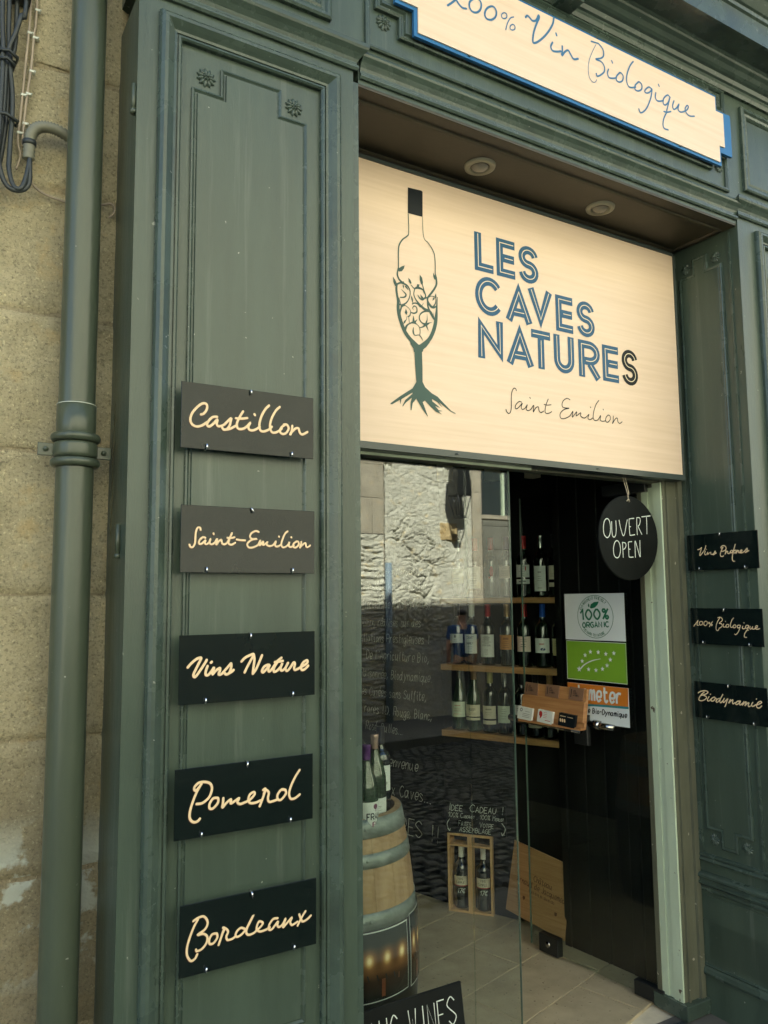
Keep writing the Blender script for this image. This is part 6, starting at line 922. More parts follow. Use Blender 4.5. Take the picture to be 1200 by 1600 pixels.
# ---- wine bottles
def bottle_mesh(burg=False):
    if burg: p = [(0, 0.0), (0.036, 0.0), (0.0405, 0.004), (0.041, 0.01), (0.041, 0.135), (0.040, 0.155), (0.034, 0.185), (0.025, 0.21), (0.0175, 0.232), (0.0145, 0.25), (0.0138, 0.27)]
    else: p = [(0, 0.0), (0.033, 0.0), (0.0368, 0.004), (0.0375, 0.01), (0.0375, 0.178), (0.0365, 0.19), (0.032, 0.203), (0.023, 0.214), (0.016, 0.224), (0.0142, 0.235), (0.0138, 0.27)]
    return MB().lathe(p, seg=28).mesh('bottle_body')
BM = bottle_mesh(); BM.materials.append(BOTTLEG); BB = bottle_mesh(True); BB.materials.append(BOTTLEG2)
CAPM = {}
def cap_mesh(kind):
    if kind not in CAPM:
        me = MB().lathe([(0.0146, 0.238), (0.0146, 0.285), (0.0155, 0.287), (0.0155, 0.297), (0.0145, 0.3), (0, 0.3)], seg=20).mesh('capsule'); me.materials.append(CAPS[kind]); CAPM[kind] = me
    return CAPM[kind]
def cylf(r): return lambda u, v, h=0: ((r+h)*math.sin(u/r), -(r+h)*math.cos(u/r), v)
def label_mesh(r, z0, z1, half, m):
    b = MB(); f = cylf(r+0.0005); n = 14; vs = [f((r)*R(-half+2*half*i/n), z, 0) for z in (z0, z1) for i in range(n+1)]
    b.add(vs, [(i, i+1, n+2+i, n+1+i) for i in range(n)], True); me = b.mesh('label'); me.materials.append(m); return me
def bottle(lab, loc, rz, cap='red', label=None, burg=False, prints=None, group=None, scale=1.0, tilt=(0, 0), bodymat=None, neck=None):
    t = thing('wine_bottle', lab, 'wine bottle', loc, rz, group); t.scale = (scale,)*3
    t.rotation_euler = (tilt[0], tilt[1], rz)
    obj('bottle_body', BB if burg else BM, None, t)
    obj('capsule', cap_mesh(cap), None, t)
    r = 0.041 if burg else 0.0375
    if label:
        for (z0, z1, half, m) in label: obj('label', label_mesh(r, z0, z1, half, m), None, t)
    if prints:
        f = cylf(r+0.0008)
        for fn, m in prints:
            b = MB(); fn(b, f); b.build('label_print', m, t)
    return t
def ptext(s_, z, sz, w, u=0.0, lw=0.8, adv=0.9, h=0.0003, slant=0.0):
    def f(b, fr):
        L = textw(s_, sz, adv=adv, lw=lw); text(b, s_, fr, u-L/2, z, sz, w, lw=lw, adv=adv, h=h, slant=slant, sub=2)
    return f
def plines(zs_, half=0.02, w=0.0012):
    def f(b, fr):
        for z in zs_:
            hh = half*rnd.uniform(0.5, 1); ribbon(b, [(-hh, z), (-hh*0.3, z), (hh*0.4, z), (hh, z)], w, fr, h=0.0003, smooth=False, round_caps=False)
    return f
def pblob(u, z, ru, rz_):
    def f(b, fr): b.add([fr(u+ru*math.cos(R(a)), z+rz_*math.sin(R(a)), 0.0004) for a in range(0, 360, 24)], [tuple(range(15))])
    return f
# shelves
SHF = frame((2.357, 3.355, 0), W2D, (-0.913, -0.407, 0))     # front edge line of the shelves
SHELF = [(1.511, 1.537, 'top oak wine shelf, level with the white ORGANIC sticker'), (1.176, 1.206, 'middle oak wine shelf, below the row with red and blue capsules'), (0.850, 0.880, 'lowest oak wine shelf, behind the card holder')]
for z0, z1, lab in SHELF:
    t = thing('wine_shelf', lab, 'shelf', group='oak wine shelves')
    MB().bbox(SHF, 0.0, 0.655, z0, z1, -0.125, 0.0, 0.0015).build('plank', WOODL, t); settle(t, SHF(0.32, z0, -0.06))
RZB = math.atan2(-0.407, -0.913)+R(90)   # labels face out of the shelf, turned a little to the street
def sb(row, t_, lab, face=0, **k):
    z = (1.537, 1.206, 0.880)[row]; p = SHF(t_, z, -0.062)
    return bottle(lab, p, RZB+R(12)+R(face), group='wine bottles on the oak shelves', **k)
W_, C_ = WHITE, CREAMP
sb(0, 0.080, 'leftmost bottle of the top shelf with a wide cream label and silver capsule', cap='silver', label=[(0.075, 0.15, 58, CREAMP)], prints=[(plines([0.135, 0.12, 0.10, 0.09]), PRINTG)])
sb(0, 0.176, 'top shelf bottle with a tall white label and a red and white capsule', cap='red', label=[(0.045, 0.155, 60, W_)], prints=[(plines([0.12, 0.11, 0.098, 0.086, 0.074, 0.06]), PRINTG)])
sb(0, 0.266, 'top shelf bottle with red capsule and a red blotch instead of a label', cap='red', prints=[(pblob(0.012, 0.13, 0.009, 0.026), PRINTR), (pblob(0.002, 0.10, 0.006, 0.005), PRINTR)])
sb(0, 0.350, 'top shelf bottle with a pinkish label and purple capsule beside the glass edge', cap='purple', label=[(0.095, 0.155, 55, PINKP)], prints=[(plines([0.145, 0.13, 0.12, 0.11]), PRINTG)])
sb(0, 0.444, 'top shelf bottle with red capsule, white label and a white band below', cap='red', label=[(0.098, 0.158, 58, W_), (0.066, 0.088, 58, W_)], prints=[(plines([0.148, 0.138, 0.126, 0.115, 0.105], 0.016), PRINTG), (ptext('I', 0.13, 0.02, 0.005, u=0.016), PRINTR), (plines([0.077], 0.02, 0.003), INK)])
sb(0, 0.534, 'top shelf bottle with silver capsule and a narrow tall white label', cap='silver', label=[(0.030, 0.150, 46, W_)], prints=[(plines([0.122, 0.118], 0.012, 0.002), PRINTG), (plines([0.10, 0.09, 0.08], 0.013), PRINTG), (plines([0.045], 0.012, 0.002), PRINTG)])
sb(0, 0.606, 'rightmost bottle of the top shelf with grey-beige label and dark capsule', cap='dark', label=[(0.085, 0.150, 40, CREAMP), (0.05, 0.07, 40, CREAMP)], prints=[(plines([0.11, 0.1]), PRINTG)])
sb(1, 0.065, 'leftmost bottle of the middle shelf with a short white label and a small crest', cap='dark', label=[(0.105, 0.150, 66, W_)], prints=[(pblob(0, 0.138, 0.005, 0.008), PRINTG), (plines([0.122, 0.114], 0.014), PRINTG)])
sb(1, 0.150, 'middle shelf bottle with a tall white label printed in blue', cap='white', label=[(0.055, 0.150, 56, W_)], prints=[(plines([0.138, 0.134, 0.130], 0.02, 0.0018), PRINTB), (ptext('BUREY', 0.10, 0.010, 0.0016), PRINTG), (plines([0.088, 0.078, 0.066]), PRINTB)])
sb(1, 0.241, 'middle shelf bottle with red capsule and a grey engraving on its tall label', cap='red', label=[(0.040, 0.150, 64, W_)], prints=[(plines([0.142, 0.136, 0.131, 0.126, 0.120, 0.114, 0.108, 0.10, 0.095], 0.024, 0.0022), PRINTG), (plines([0.075, 0.065, 0.055], 0.014), PRINTG)])
sb(1, 0.347, 'middle shelf bottle with an orange label and a tan capsule', cap='gold', label=[(0.080, 0.150, 66, ORANGEP)], prints=[(plines([0.135, 0.130], 0.016, 0.0025), BURNT), (plines([0.118, 0.11, 0.1, 0.09]), BURNT)])
sb(1, 0.440, 'middle shelf bottle with red capsule and a pale pink label', cap='red', label=[(0.073, 0.145, 58, PINKP)], prints=[(plines([0.107, 0.097], 0.018, 0.0022), INK), (plines([0.13, 0.122]), PRINTG)])
sb(1, 0.534, 'middle shelf bottle with blue capsule, white label and a blue blob', cap='blue', label=[(0.070, 0.138, 62, W_)], prints=[(plines([0.113, 0.109], 0.020, 0.0022), PRINTR), (pblob(0.006, 0.087, 0.012, 0.007), PRINTB)])
sb(1, 0.618, 'rightmost bottle of the middle shelf with an olive cream label', cap='olive', label=[(0.060, 0.138, 50, OLIVEP)], prints=[(plines([0.125, 0.115, 0.105, 0.09]), PRINTG)])
sb(2, 0.072, 'leftmost bottle of the lowest shelf with a pale green label and silver capsule', cap='silver', burg=True, label=[(0.065, 0.140, 60, MINTP)], prints=[(plines([0.122], 0.018, 0.002), PRINTR), (plines([0.105, 0.095, 0.08]), PRINTR)])
sb(2, 0.155, 'lowest shelf bottle with gold capsule and a cream label above a dark stripe', cap='gold', burg=True, label=[(0.073, 0.130, 60, CREAMP), (0.055, 0.068, 60, CREAMP)], prints=[(plines([0.112, 0.107, 0.103], 0.020, 0.0018), PRINTG), (plines([0.09, 0.082]), PRINTG)])
sb(2, 0.245, 'lowest shelf bottle with a cream capsule and a broad two part label', cap='olive', label=[(0.068, 0.130, 60, CREAMP), (0.042, 0.060, 60, CREAMP)], prints=[(plines([0.116, 0.112], 0.018, 0.002), PRINTG), (plines([0.098, 0.088]), PRINTG)])
sb(2, 0.325, 'lowest shelf bottle with blue grey capsule and a narrow pale label', cap='silver', label=[(0.055, 0.135, 52, MINTP)], prints=[(plines([0.12, 0.11, 0.1, 0.088, 0.075]), PRINTG)])
sb(2, 0.415, 'lowest shelf bottle with dark capsule and white label lettered in red', cap='dark', label=[(0.070, 0.145, 60, W_)], prints=[(plines([0.088, 0.084], 0.016, 0.0022), PRINTR), (plines([0.13, 0.12]), PRINTG)])
sb(2, 0.487, 'lowest shelf bottle with dark capsule and an orange dot on cream, behind the bar end', cap='dark', label=[(0.045, 0.145, 58, CREAMP)], prints=[(pblob(0.0, 0.10, 0.010, 0.012), ORANGEP), (plines([0.13, 0.12, 0.07, 0.06]), PRINTG)])
sb(2, 0.560, 'lowest shelf bottle with a gold capsule peeping over the card holder', cap='gold', label=[(0.060, 0.135, 55, CREAMP)])
sb(2, 0.628, 'rightmost bottle of the lowest shelf with a pale label seen under the card holder', cap='dark', label=[(0.035, 0.120, 50, CREAMP)], prints=[(plines([0.10, 0.06, 0.05]), PRINTG)])

# ---- gift crates, their board and bottles
CD = Vector((0.618, -0.786, 0)); FC = frame((2.388, 3.364, 0), CD, (-0.786, -0.618, 0))
for k, (u0, lab, lb2) in enumerate(((0.0, 'left of the two upright pine gift crates under the IDEE CADEAU board', 'dark bottle with white capsule standing in the left gift crate'), (0.1135, 'right of the two upright pine gift crates, next to the leaning box lid', 'dark bottle with white capsule standing in the right gift crate'))):
    t = thing('gift_crate', lab, 'wooden crate', group='upright pine gift crates'); w = 0.112; d = -0.100
    MB().fbox(FC, u0, u0+0.010, 0, 0.372, d, 0).build('side_board', WOODC, t); MB().fbox(FC, u0+w-0.010, u0+w, 0, 0.372, d, 0).build('side_board', WOODC, t)
    MB().fbox(FC, u0+0.0102, u0+w-0.0102, 0, 0.010, d, -0.001).build('end_board', WOODC, t); MB().fbox(FC, u0+0.0102, u0+w-0.0102, 0.362, 0.372, d, -0.001).build('end_board', WOODC, t)
    MB().fbox(FC, u0+0.0102, u0+w-0.0102, 0.0102, 0.3618, d, d+0.008).build('back_board', WOODC, t)
    dv = MB().fbox(FC, u0+0.0104, u0+w-0.0104, 0.312, 0.320, d+0.01, -0.002).build('divider', WOODC, t)
    b = MB(); b.tube([FC(u0+0.045, 0.330, -0.085), FC(u0+0.056, 0.334, -0.083), FC(u0+0.07, 0.330, -0.085)], 0.003, 6); b.build('finger_slot', STAVE2, t)
    settle(t, FC(u0+w/2, 0, -0.05))
    p = FC(u0+w/2+0.0, 0.0108, -0.050)
    bottle(lb2, p, math.atan2(CD.y, CD.x)+R(6), cap='white', label=[(0.112, 0.155, 60, C_), (0.108, 0.1115, 60, PRINTR)],
           prints=[(ptext('VINS', 0.138, 0.011, 0.0016), PRINTG), (ptext('SIMPLE', 0.120, 0.011, 0.0016), PRINTG), (ptext('17€', 0.076, 0.022, 0.0026, u=0.004, slant=0.2), CHALK)], group='bottles standing in the gift crates')
t = thing('gift_board', 'small blackboard chalked IDEE CADEAU on top of the two gift crates', 'blackboard')
FBB = frame(FC(-0.006, 0.3735, -0.004), CD, (-0.786, -0.618, 0.0))
FB = lambda u, v, h=0: FBB(u*1.31, v, h)
b = MB(); b.bbox(FB, 0, 0.232, 0, 0.150, -0.006, 0, 0.001); b.build('board', BLACKBOARD, t)
b = MB()
def fit(s_, u0, u1, v, sz, w, slant=0.15, smallcap=0.0, adv=1.0):
    L = textw(s_, sz, adv=adv, smallcap=smallcap); k_ = (u1-u0)/L
    text(b, s_, FB, u0, v, sz, w, adv=adv, lw=k_*1.0, slant=slant, h=0.0008, smallcap=smallcap) if False else None
    F2 = lambda u, v_, h=0: FB(u0+u*k_, v_, h)
    text(b, s_, F2, 0, v, sz, w, adv=adv, slant=slant, h=0.0008, smallcap=smallcap)
fit('Idée', 0.006, 0.068, 0.108, 0.036, 0.0026, smallcap=0.72); fit('Cadeau !', 0.094, 0.224, 0.108, 0.036, 0.0026, smallcap=0.75)
fit('100% Cabernet . 100% Merlot', 0.008, 0.224, 0.076, 0.023, 0.0019, smallcap=0.55)
fit('Faites', 0.048, 0.098, 0.038, 0.024, 0.0021, smallcap=0.8); fit('Votre', 0.130, 0.186, 0.038, 0.024, 0.0021, smallcap=0.8)
fit('ASSEMBLAGE', 0.052, 0.176, 0.010, 0.022, 0.0023)
ribbon(b, [(0.014, 0.066), (0.004, 0.044), (0.007, 0.022), (0.014, 0.010)], 0.0022, FB, h=0.0008); ribbon(b, [(0.006, 0.018), (0.014, 0.008), (0.016, 0.020)], 0.0022, FB, h=0.0008, smooth=False)
ribbon(b, [(0.216, 0.066), (0.228, 0.044), (0.224, 0.022), (0.216, 0.010)], 0.0022, FB, h=0.0008); ribbon(b, [(0.214, 0.022), (0.216, 0.008), (0.226, 0.014)], 0.0022, FB, h=0.0008, smooth=False)
b.build('lettering', CHALK, t)
settle(t, FB(0.116, 0, 0))
# leaning box lid with a branded mark
t = thing('box_lid', 'pine wine box lid with a burnt blackletter mark, leaning askew by the black panelling', 'wooden board')
a_ = R(-8); LUx = Vector((0.199, -0.98, 0)); Lz = Vector((0.07, 0.014, 0.997)).normalized()
LU = (LUx*math.cos(a_)+Lz*math.sin(a_)); LV = (Lz*math.cos(a_)-LUx*math.sin(a_)); LN = LU.cross(LV)
if LN.x > 0: LN = -LN
LO = Vector((2.531, 3.098, 0.063)); FL = frame(LO, LU, LN, LV)
b = MB(); b.bbox(FL, 0, 0.335, 0, 0.325, -0.008, 0, 0.0012); b.build('lid', WOODP, t)
b = MB()
for s_, v, sz, w in (('Château', 0.185, 0.026, 0.0030), ('Arnaud de Jacquemeau', 0.152, 0.026, 0.0030), ('SAINT-EMILION GRAND CRU', 0.128, 0.011, 0.0018), ('- - - - - - - - -', 0.105, 0.006, 0.0010)):
    L = textw(s_, sz, adv=0.7, lw=0.72); text(b, s_, FL, 0.190-L/2, v, sz, w, adv=0.7, lw=0.72, h=0.0008, sub=2)
for u in (0.095, 0.275):
    b.add([FL(u+0.007*x, 0.092+0.008*y, 0.0009) for x, y in ((-1, 1), (1, 1), (1, -0.3), (0, -1.2), (-1, -0.3))], [(0, 1, 2, 3, 4)])
b.build('branded_mark', BURNT, t); settle(t, FL(0.3, 0, 0))

# ---- barrel with bottles standing in it
BC = Vector((1.42, 2.70)); BH = 0.785
def br(z):   # bulge profile
    return 0.29-0.055*((z-0.28)/0.505)**2
bar = thing('wine_barrel', 'cut down oak barrel with galvanised hoops standing behind the fixed window', 'barrel')
NS = 20; zz = [BH*k/12 for k in range(13)]
for k in range(NS):
    a0 = 2*math.pi*(k+0.006)/NS; a1 = 2*math.pi*(k+0.994)/NS; b = MB(); vs = []
    for z in zz:
        for a in (a0, (a0+a1)/2, a1): vs.append((BC.x+br(z)*math.cos(a), BC.y+br(z)*math.sin(a), z))
    for z in zz:
        for a in (a0, (a0+a1)/2, a1): vs.append((BC.x+(br(z)-0.022)*math.cos(a), BC.y+(br(z)-0.022)*math.sin(a), z))
    n = len(zz); fs = []
    for i in range(n-1):
        for j in range(2): fs += [(i*3+j, i*3+j+1, i*3+j+4, i*3+j+3), (3*n+i*3+j, 3*n+i*3+j+3, 3*n+i*3+j+4, 3*n+i*3+j+1)]
        fs += [(i*3, i*3+3, 3*n+i*3+3, 3*n+i*3), (i*3+2, 3*n+i*3+2, 3*n+i*3+5, i*3+5)]
    e = 3*(n-1); fs += [(e, e+1, 3*n+e+1, 3*n+e), (e+1, e+2, 3*n+e+2, 3*n+e+1), (0, 3*n, 3*n+1, 1), (1, 3*n+1, 3*n+2, 2)]
    b.add(vs[:3*n], [f for f in fs if max(f) < 3*n], True)
    k0 = len(b.v); b.v += vs; rest = [f for f in fs if max(f) >= 3*n]; b.f += [tuple(k0+i for i in f) for f in rest]; b.sm += [False]*len(rest); b.build('stave', STAVE, bar)
def hoop(z0, z1):
    b = MB(); b.lathe([(br(z0)+0.0005, z0), (br(z0)+0.0025, z0), (br((z0+z1)/2)+0.0025, (z0+z1)/2), (br(z1)+0.0025, z1), (br(z1)+0.0005, z1)], (BC.x, BC.y, 0), seg=72)
    o = b.build('hoop', HOOP, bar); o.data.polygons.foreach_set('use_smooth', [True]*len(o.data.polygons)); return o
for z0, z1 in ((0.722, 0.7835), (0.628, 0.674), (0.436, 0.490)): hoop(z0, z1)
b = MB(); b.lathe([(br(z_)+(0.0005 if i_ in (0, 9) else 0.003), z_) for i_, z_ in enumerate([0.0, 0.002, 0.05, 0.1, 0.15, 0.2, 0.25, 0.35, 0.434, 0.4355])], (BC.x, BC.y, 0), seg=72); b.build('dark_wrap', DARK, bar)
for z_ in (0.752, 0.652, 0.463):
    for da in (0.0, 0.09):
        a_ = R(-100)+da; f_ = frame((BC.x+(br(z_)+0.0025)*math.cos(a_), BC.y+(br(z_)+0.0025)*math.sin(a_), z_), (-math.sin(a_), math.cos(a_), 0), (math.cos(a_), math.sin(a_), 0))
        MB().lathe([(0, 0.003), (0.005, 0.002), (0.006, 0)], fr=f_, seg=10).build('hoop_rivet', HOOP, bar)
MB().lathe([(0, 0.60), (br(0.60)-0.023, 0.60)], (BC.x, BC.y, 0), seg=40).build('inner_board', STAVE2, bar)
settle(bar, (BC.x, BC.y, 0))
BBP = [((1.430, 2.50), 'barrel bottle with purple capsule at the left, partly behind the pilaster', 'purple', True, [(0.028, 0.115, 60, W_)], [(ptext('FRAN', 0.058, 0.020, 0.0036, lw=0.8), INK), (ptext('JEU', 0.033, 0.017, 0.0028, lw=0.6), PRINTP), (pblob(0.004, 0.100, 0.009, 0.009), PRINTP), (ptext('I', 0.083, 0.012, 0.002, u=0.004), PRINTP)], 0.0),
       ((1.505, 2.57), 'barrel bottle with rose gold capsule and a plain white label with fine script', 'pink', True, [(0.012, 0.085, 60, W_)], [(plines([0.058, 0.053], 0.018, 0.0014), PRINTG), (plines([0.045, 0.035]), PRINTG)], 0.02),
       ((1.578, 2.65), 'dark barrel bottle with dark capsule, nearest the barrel rim on the right', 'dark', False, [(0.075, 0.165, 50, W_)], [(plines([0.105, 0.10], 0.014, 0.002), INK), (plines([0.15, 0.14], 0.012), PRINTG)], 0.03),
       ((1.50, 2.69), 'barrel bottle with black stopper standing behind the rose gold one', 'dark', False, [(0.06, 0.13, 50, W_)], [(plines([0.11, 0.10, 0.09]), PRINTG)], 0.07)]
for (x, y), lab, cp, bg_, lb, pr, dz in BBP:
    bottle(lab, (x, y, 0.722+dz), R(-12 if cp != 'purple' else 12), cap=cp, burg=bg_, label=lb, prints=pr, group='bottles standing in the barrel', scale=1.02)
b = MB(); b.lathe([(0, 0.708), (0.205, 0.708), (0.205, 0.720), (0, 0.720)], (BC.x, BC.y, 0), seg=36)
o = b.build('barrel_tray', STAVE2, label='round wooden tray set inside the barrel under the bottles', cat='tray')
# framed photographs bent round the barrel
def photo_mat():
    M = bpy.data.materials.new('printed_photograph'); M.use_nodes = True; n = M.node_tree.nodes; l = M.node_tree.links; bs = n['Principled BSDF']; bs.inputs['Roughness'].default_value = 0.22
    uv = n.new('ShaderNodeUVMap'); sp = n.new('ShaderNodeSeparateXYZ'); l.new(uv.outputs[0], sp.inputs[0])
    def mth(op, a, b_=None):
        x = n.new('ShaderNodeMath'); x.operation = op
        for i, q in enumerate((a, b_)):
            if q is None: continue
            if isinstance(q, (int, float)): x.inputs[i].default_value = q
            else: l.new(q, x.inputs[i])
        return x.outputs[0]
    def ramp(f, st):
        r = n.new('ShaderNodeValToRGB'); e_ = r.color_ramp.elements
        while len(e_) < len(st): e_.new(0.5)
        for q, (p_, c) in zip(e_, st): q.position = p_; q.color = (*c, 1)
        l.new(f, r.inputs[0]); return r.outputs[0]
    U, V = sp.outputs[0], sp.outputs[1]
    fx = mth('SUBTRACT', mth('FRACT', mth('MULTIPLY', U, 5.0)), 0.5); dx = mth('MULTIPLY', mth('MULTIPLY', fx, fx), 14.0)
    dv = mth('SUBTRACT', V, 0.60); dz = mth('MULTIPLY', mth('MULTIPLY', dv, dv), 75.0)
    g = mth('POWER', 2.718, mth('MULTIPLY', mth('ADD', dx, dz), -1.0))
    base = ramp(V, [(0.0, (0.018, 0.022, 0.02)), (0.30, (0.05, 0.028, 0.018)), (0.42, (0.16, 0.075, 0.03)), (0.66, (0.12, 0.065, 0.03)), (0.80, (0.045, 0.055, 0.05))])
    lamp = ramp(g, [(0.0, (0, 0, 0)), (0.35, (0.16, 0.08, 0.03)), (0.7, (0.50, 0.33, 0.13)), (0.95, (0.85, 0.72, 0.40))])
    mx = n.new('ShaderNodeMix'); mx.data_type = 'RGBA'; mx.blend_type = 'ADD'; mx.inputs['Factor'].default_value = 1.0; l.new(base, mx.inputs['A']); l.new(lamp, mx.inputs['B']); l.new(mx.outputs['Result'], bs.inputs['Base Color'])
    return M
PHOTO = photo_mat(); POST_T = mat('photo_table_brown', (0.20, 0.065, 0.025), rough=0.3)
def poster(lab, ac, half, z0, z1):
    t = thing('barrel_photo', lab, 'photograph', group='photographs wrapped round the barrel')
    def fr(u, v, h=0.0):
        rr_ = br(v)+0.0065+h; a = ac+u/0.29; return (BC.x+rr_*math.cos(a), BC.y+rr_*math.sin(a), v)
    w = half*0.29
    def sheet(u0, u1, v0, v1, h, m, nm, nu=12, nv=6):
        b = MB(); vs = [fr(u0+(u1-u0)*i/nu, v0+(v1-v0)*j/nv, h) for j in range(nv+1) for i in range(nu+1)]
        b.add(vs, [(j*(nu+1)+i, j*(nu+1)+i+1, (j+1)*(nu+1)+i+1, (j+1)*(nu+1)+i) for j in range(nv) for i in range(nu)], True); o = b.build(nm, m, t)
        ul = o.data.uv_layers.new(name='UVMap')
        for lp in o.data.loops: k = lp.vertex_index; ul.data[lp.index].uv = ((k % (nu+1))/nu, (k//(nu+1))/nv)
        return o
    sheet(-w, w, z0, z1, 0, WHITE, 'white_border'); w2 = w-0.0035
    sheet(-w2, w2, z0+0.0035, z1-0.0035, 0.0008, PHOTO, 'picture')
    b = MB(); ribbon(b, [(-w2*0.95, z0+0.080), (w2*0.7, z0+0.062)], 0.018, fr, h=0.0016, smooth=False, round_caps=False)
    for u in (-0.6, 0.3): ribbon(b, [(w2*u, z0+0.070), (w2*u, z0+0.014)], 0.014, fr, h=0.0018, smooth=False, round_caps=False)
    b.build('picture_table', POST_T, t)
    b = MB()
    for k in range(8): u = w2*(-0.85+0.2*k); ribbon(b, [(u, z0+0.100-0.003*k), (u+0.005, z0+0.084-0.003*k)], 0.005, fr, h=0.0030, smooth=False)
    b.build('picture_glasses', INK, t); settle(t, fr(0, z0, 0))
poster('photograph of a lit wine table with white border on the front of the barrel', R(-97), 0.60, 0.212, 0.434)
poster('photograph with white border on the right flank of the barrel, seen almost edge on', R(-34), 0.44, 0.205, 0.445)


# ---- leaning board at the bottom of the window
t = thing('wines_board', 'blackboard chalked ORGANIC WINES leaning in front of the fixed window', 'blackboard')
WO = Vector((1.025, 1.93, -0.02)); WV = Vector((0.0, 0.16, 0.987)).normalized(); FWB = frame(WO, (1, 0, 0), (0, -0.987, 0.16), WV)
b = MB(); b.bbox(FWB, 0, 0.436, 0, 0.447, -0.010, 0, 0.0015); b.build('board', BLACKBOARD, t)
b = MB(); L = textw('ORGANIC WINES', 0.072, adv=0.8, lw=0.5); text(b, 'ORGANIC WINES', FWB, 0.418-L, 0.345, 0.072, 0.0030, adv=0.8, lw=0.5, h=0.0008, jitter=0.3); b.build('lettering', CHALK, t)
settle(t, tuple(WO+Vector((0.21, 0, 0))))

# ================================================================== drainpipe and cables on the stone
XP, YP = 0.320, 1.872
dp = thing('drainpipe', 'round green painted cast iron drainpipe between the bare stone and the shopfront', 'drainpipe')
b = MB(); b.lathe([(0.0405, -0.14), (0.0405, 1.842), ], (XP, YP, 0), seg=40); b.build('pipe_section', PIPE, dp)
b = MB(); b.lathe([(0.040, 1.915), (0.0425, 1.92), (0.0425, 1.985), (0.0398, 1.9855)], (XP, YP, 0), seg=40); b.build('pipe_socket', PIPE, dp)
b = MB(); b.lathe([(0.0395, 1.986), (0.0395, 4.2)], (XP, YP, 0), seg=40); b.build('pipe_section', PIPE, dp)
MB().lathe([(0.0396, 1.9845), (0.0432, 1.985), (0.0428, 1.9865), (0.0396, 1.9868)], (XP, YP, 0), seg=40).build('joint_line', CLIPW, dp)
tor = lambda z, r=0.0445, q=0.0085: [(r-0.006+q*math.cos(R(a)), z+q*1.15*math.sin(R(a))) for a in range(-90, 91, 15)]
for z in (1.910, 1.853): MB().lathe([(0.030, z-0.01)]+[(r_+0.0065, zz_) for r_, zz_ in tor(z)]+[(0.030, z+0.01)], (XP, YP, 0), seg=40).build('collar', PIPE, dp)
MB().lathe([(0.04, 1.864), (0.046, 1.866), (0.0475, 1.872), (0.0475, 1.892), (0.046, 1.898), (0.04, 1.90)], (XP, YP, 0), seg=40).build('clamp_band', PIPE, dp)
for s in (-1, 1):
    b = MB(); f = frame((XP, YP+0.006, 1.882), (s, 0, 0), (0, -1, 0)); b.bbox(f, 0.040, 0.078, -0.014, 0.014, -0.004, 0.003, 0.001); lug = b.build('clamp_lug', PIPE, dp)
    MB().lathe([(0, 0.008), (0.005, 0.007), (0.0065, 0.0)], fr=lambda x, y, z, f=f: f(0.062+x, y, 0.003+z), seg=8).build('bolt', PIPE, lug)
settle(dp, (XP, YP, -0.14))
def wob(pts, sub=5): return [tuple(p) for p in catmull([tuple(p)+(0,) if False else tuple(p) for p in pts], sub)]
def cat3(pts, sub=5):
    out = []; n = len(pts)
    for i in range(n-1):
        p0 = pts[max(i-1, 0)]; p1 = pts[i]; p2 = pts[i+1]; p3 = pts[min(i+2, n-1)]
        for k in range(sub):
            t = k/sub; out.append(tuple(0.5*((2*b)+(-a+c)*t+(2*a-5*b+4*c-d)*t*t+(-a+3*b-3*c+d)*t**3) for a, b, c, d in zip(p0, p1, p2, p3)))
    out.append(tuple(pts[-1])); return out
bc = thing('black_cables', 'bundle of thick black cables tied together and looping down the stone wall', 'cables')
runs = [[(0.132, 1.915, 3.5), (0.135, 1.915, 2.96), (0.142, 1.915, 2.80), (0.140, 1.91, 2.62), (0.140, 1.91, 2.55), (0.158, 1.91, 2.49), (0.185, 1.905, 2.478), (0.206, 1.905, 2.50), (0.206, 1.91, 2.56), (0.205, 1.92, 2.60)],
        [(0.148, 1.92, 3.5), (0.150, 1.92, 2.95), (0.156, 1.92, 2.80), (0.166, 1.92, 2.70), (0.164, 1.915, 2.58), (0.164, 1.91, 2.525), (0.175, 1.905, 2.486), (0.190, 1.90, 2.484), (0.200, 1.905, 2.52), (0.207, 1.912, 2.57), (0.209, 1.92, 2.60)],
        [(0.160, 1.93, 3.5), (0.168, 1.93, 2.90), (0.158, 1.93, 2.80), (0.155, 1.93, 2.65), (0.138, 1.93, 2.48), (0.12, 1.93, 2.38)],
        [(0.19, 1.92, 3.5), (0.186, 1.915, 2.96), (0.176, 1.91, 2.91), (0.165, 1.912, 2.86), (0.150, 1.918, 2.80), (0.147, 1.92, 2.66), (0.130, 1.92, 2.50), (0.10, 1.93, 2.36)],
        [(0.12, 1.925, 3.5), (0.125, 1.925, 2.9), (0.146, 1.925, 2.79), (0.132, 1.925, 2.62), (0.12, 1.925, 2.3)]]
for r_ in runs: MB().tube(cat3(r_, 6), 0.0055, 8).build('cable', CABLE, bc)
for z, xa, xb in ((2.81, 0.134, 0.172), (2.79, 0.134, 0.166), (2.655, 0.128, 0.178)):
    MB().tube([(xa, 1.912, z), ((xa+xb)/2, 1.902, z-0.002), (xb, 1.912, z-0.008), (xb, 1.935, z-0.006), (xa, 1.935, z)], 0.0042, 6, closed=True).build('cable_tie', CABLE, bc)
MB().bbox(frame((0, 0, 0), (1, 0, 0), (0, -1, 0)), 0.150, 0.196, 2.955, 2.99, -1.945, -1.90, 0.006).build('junction_block', CABLE, bc)
settle(bc, (0.15, 1.94, 2.4))
wc = thing('beige_cables', 'pair of thin beige cables clipped to the stone beside the black bundle', 'cables')
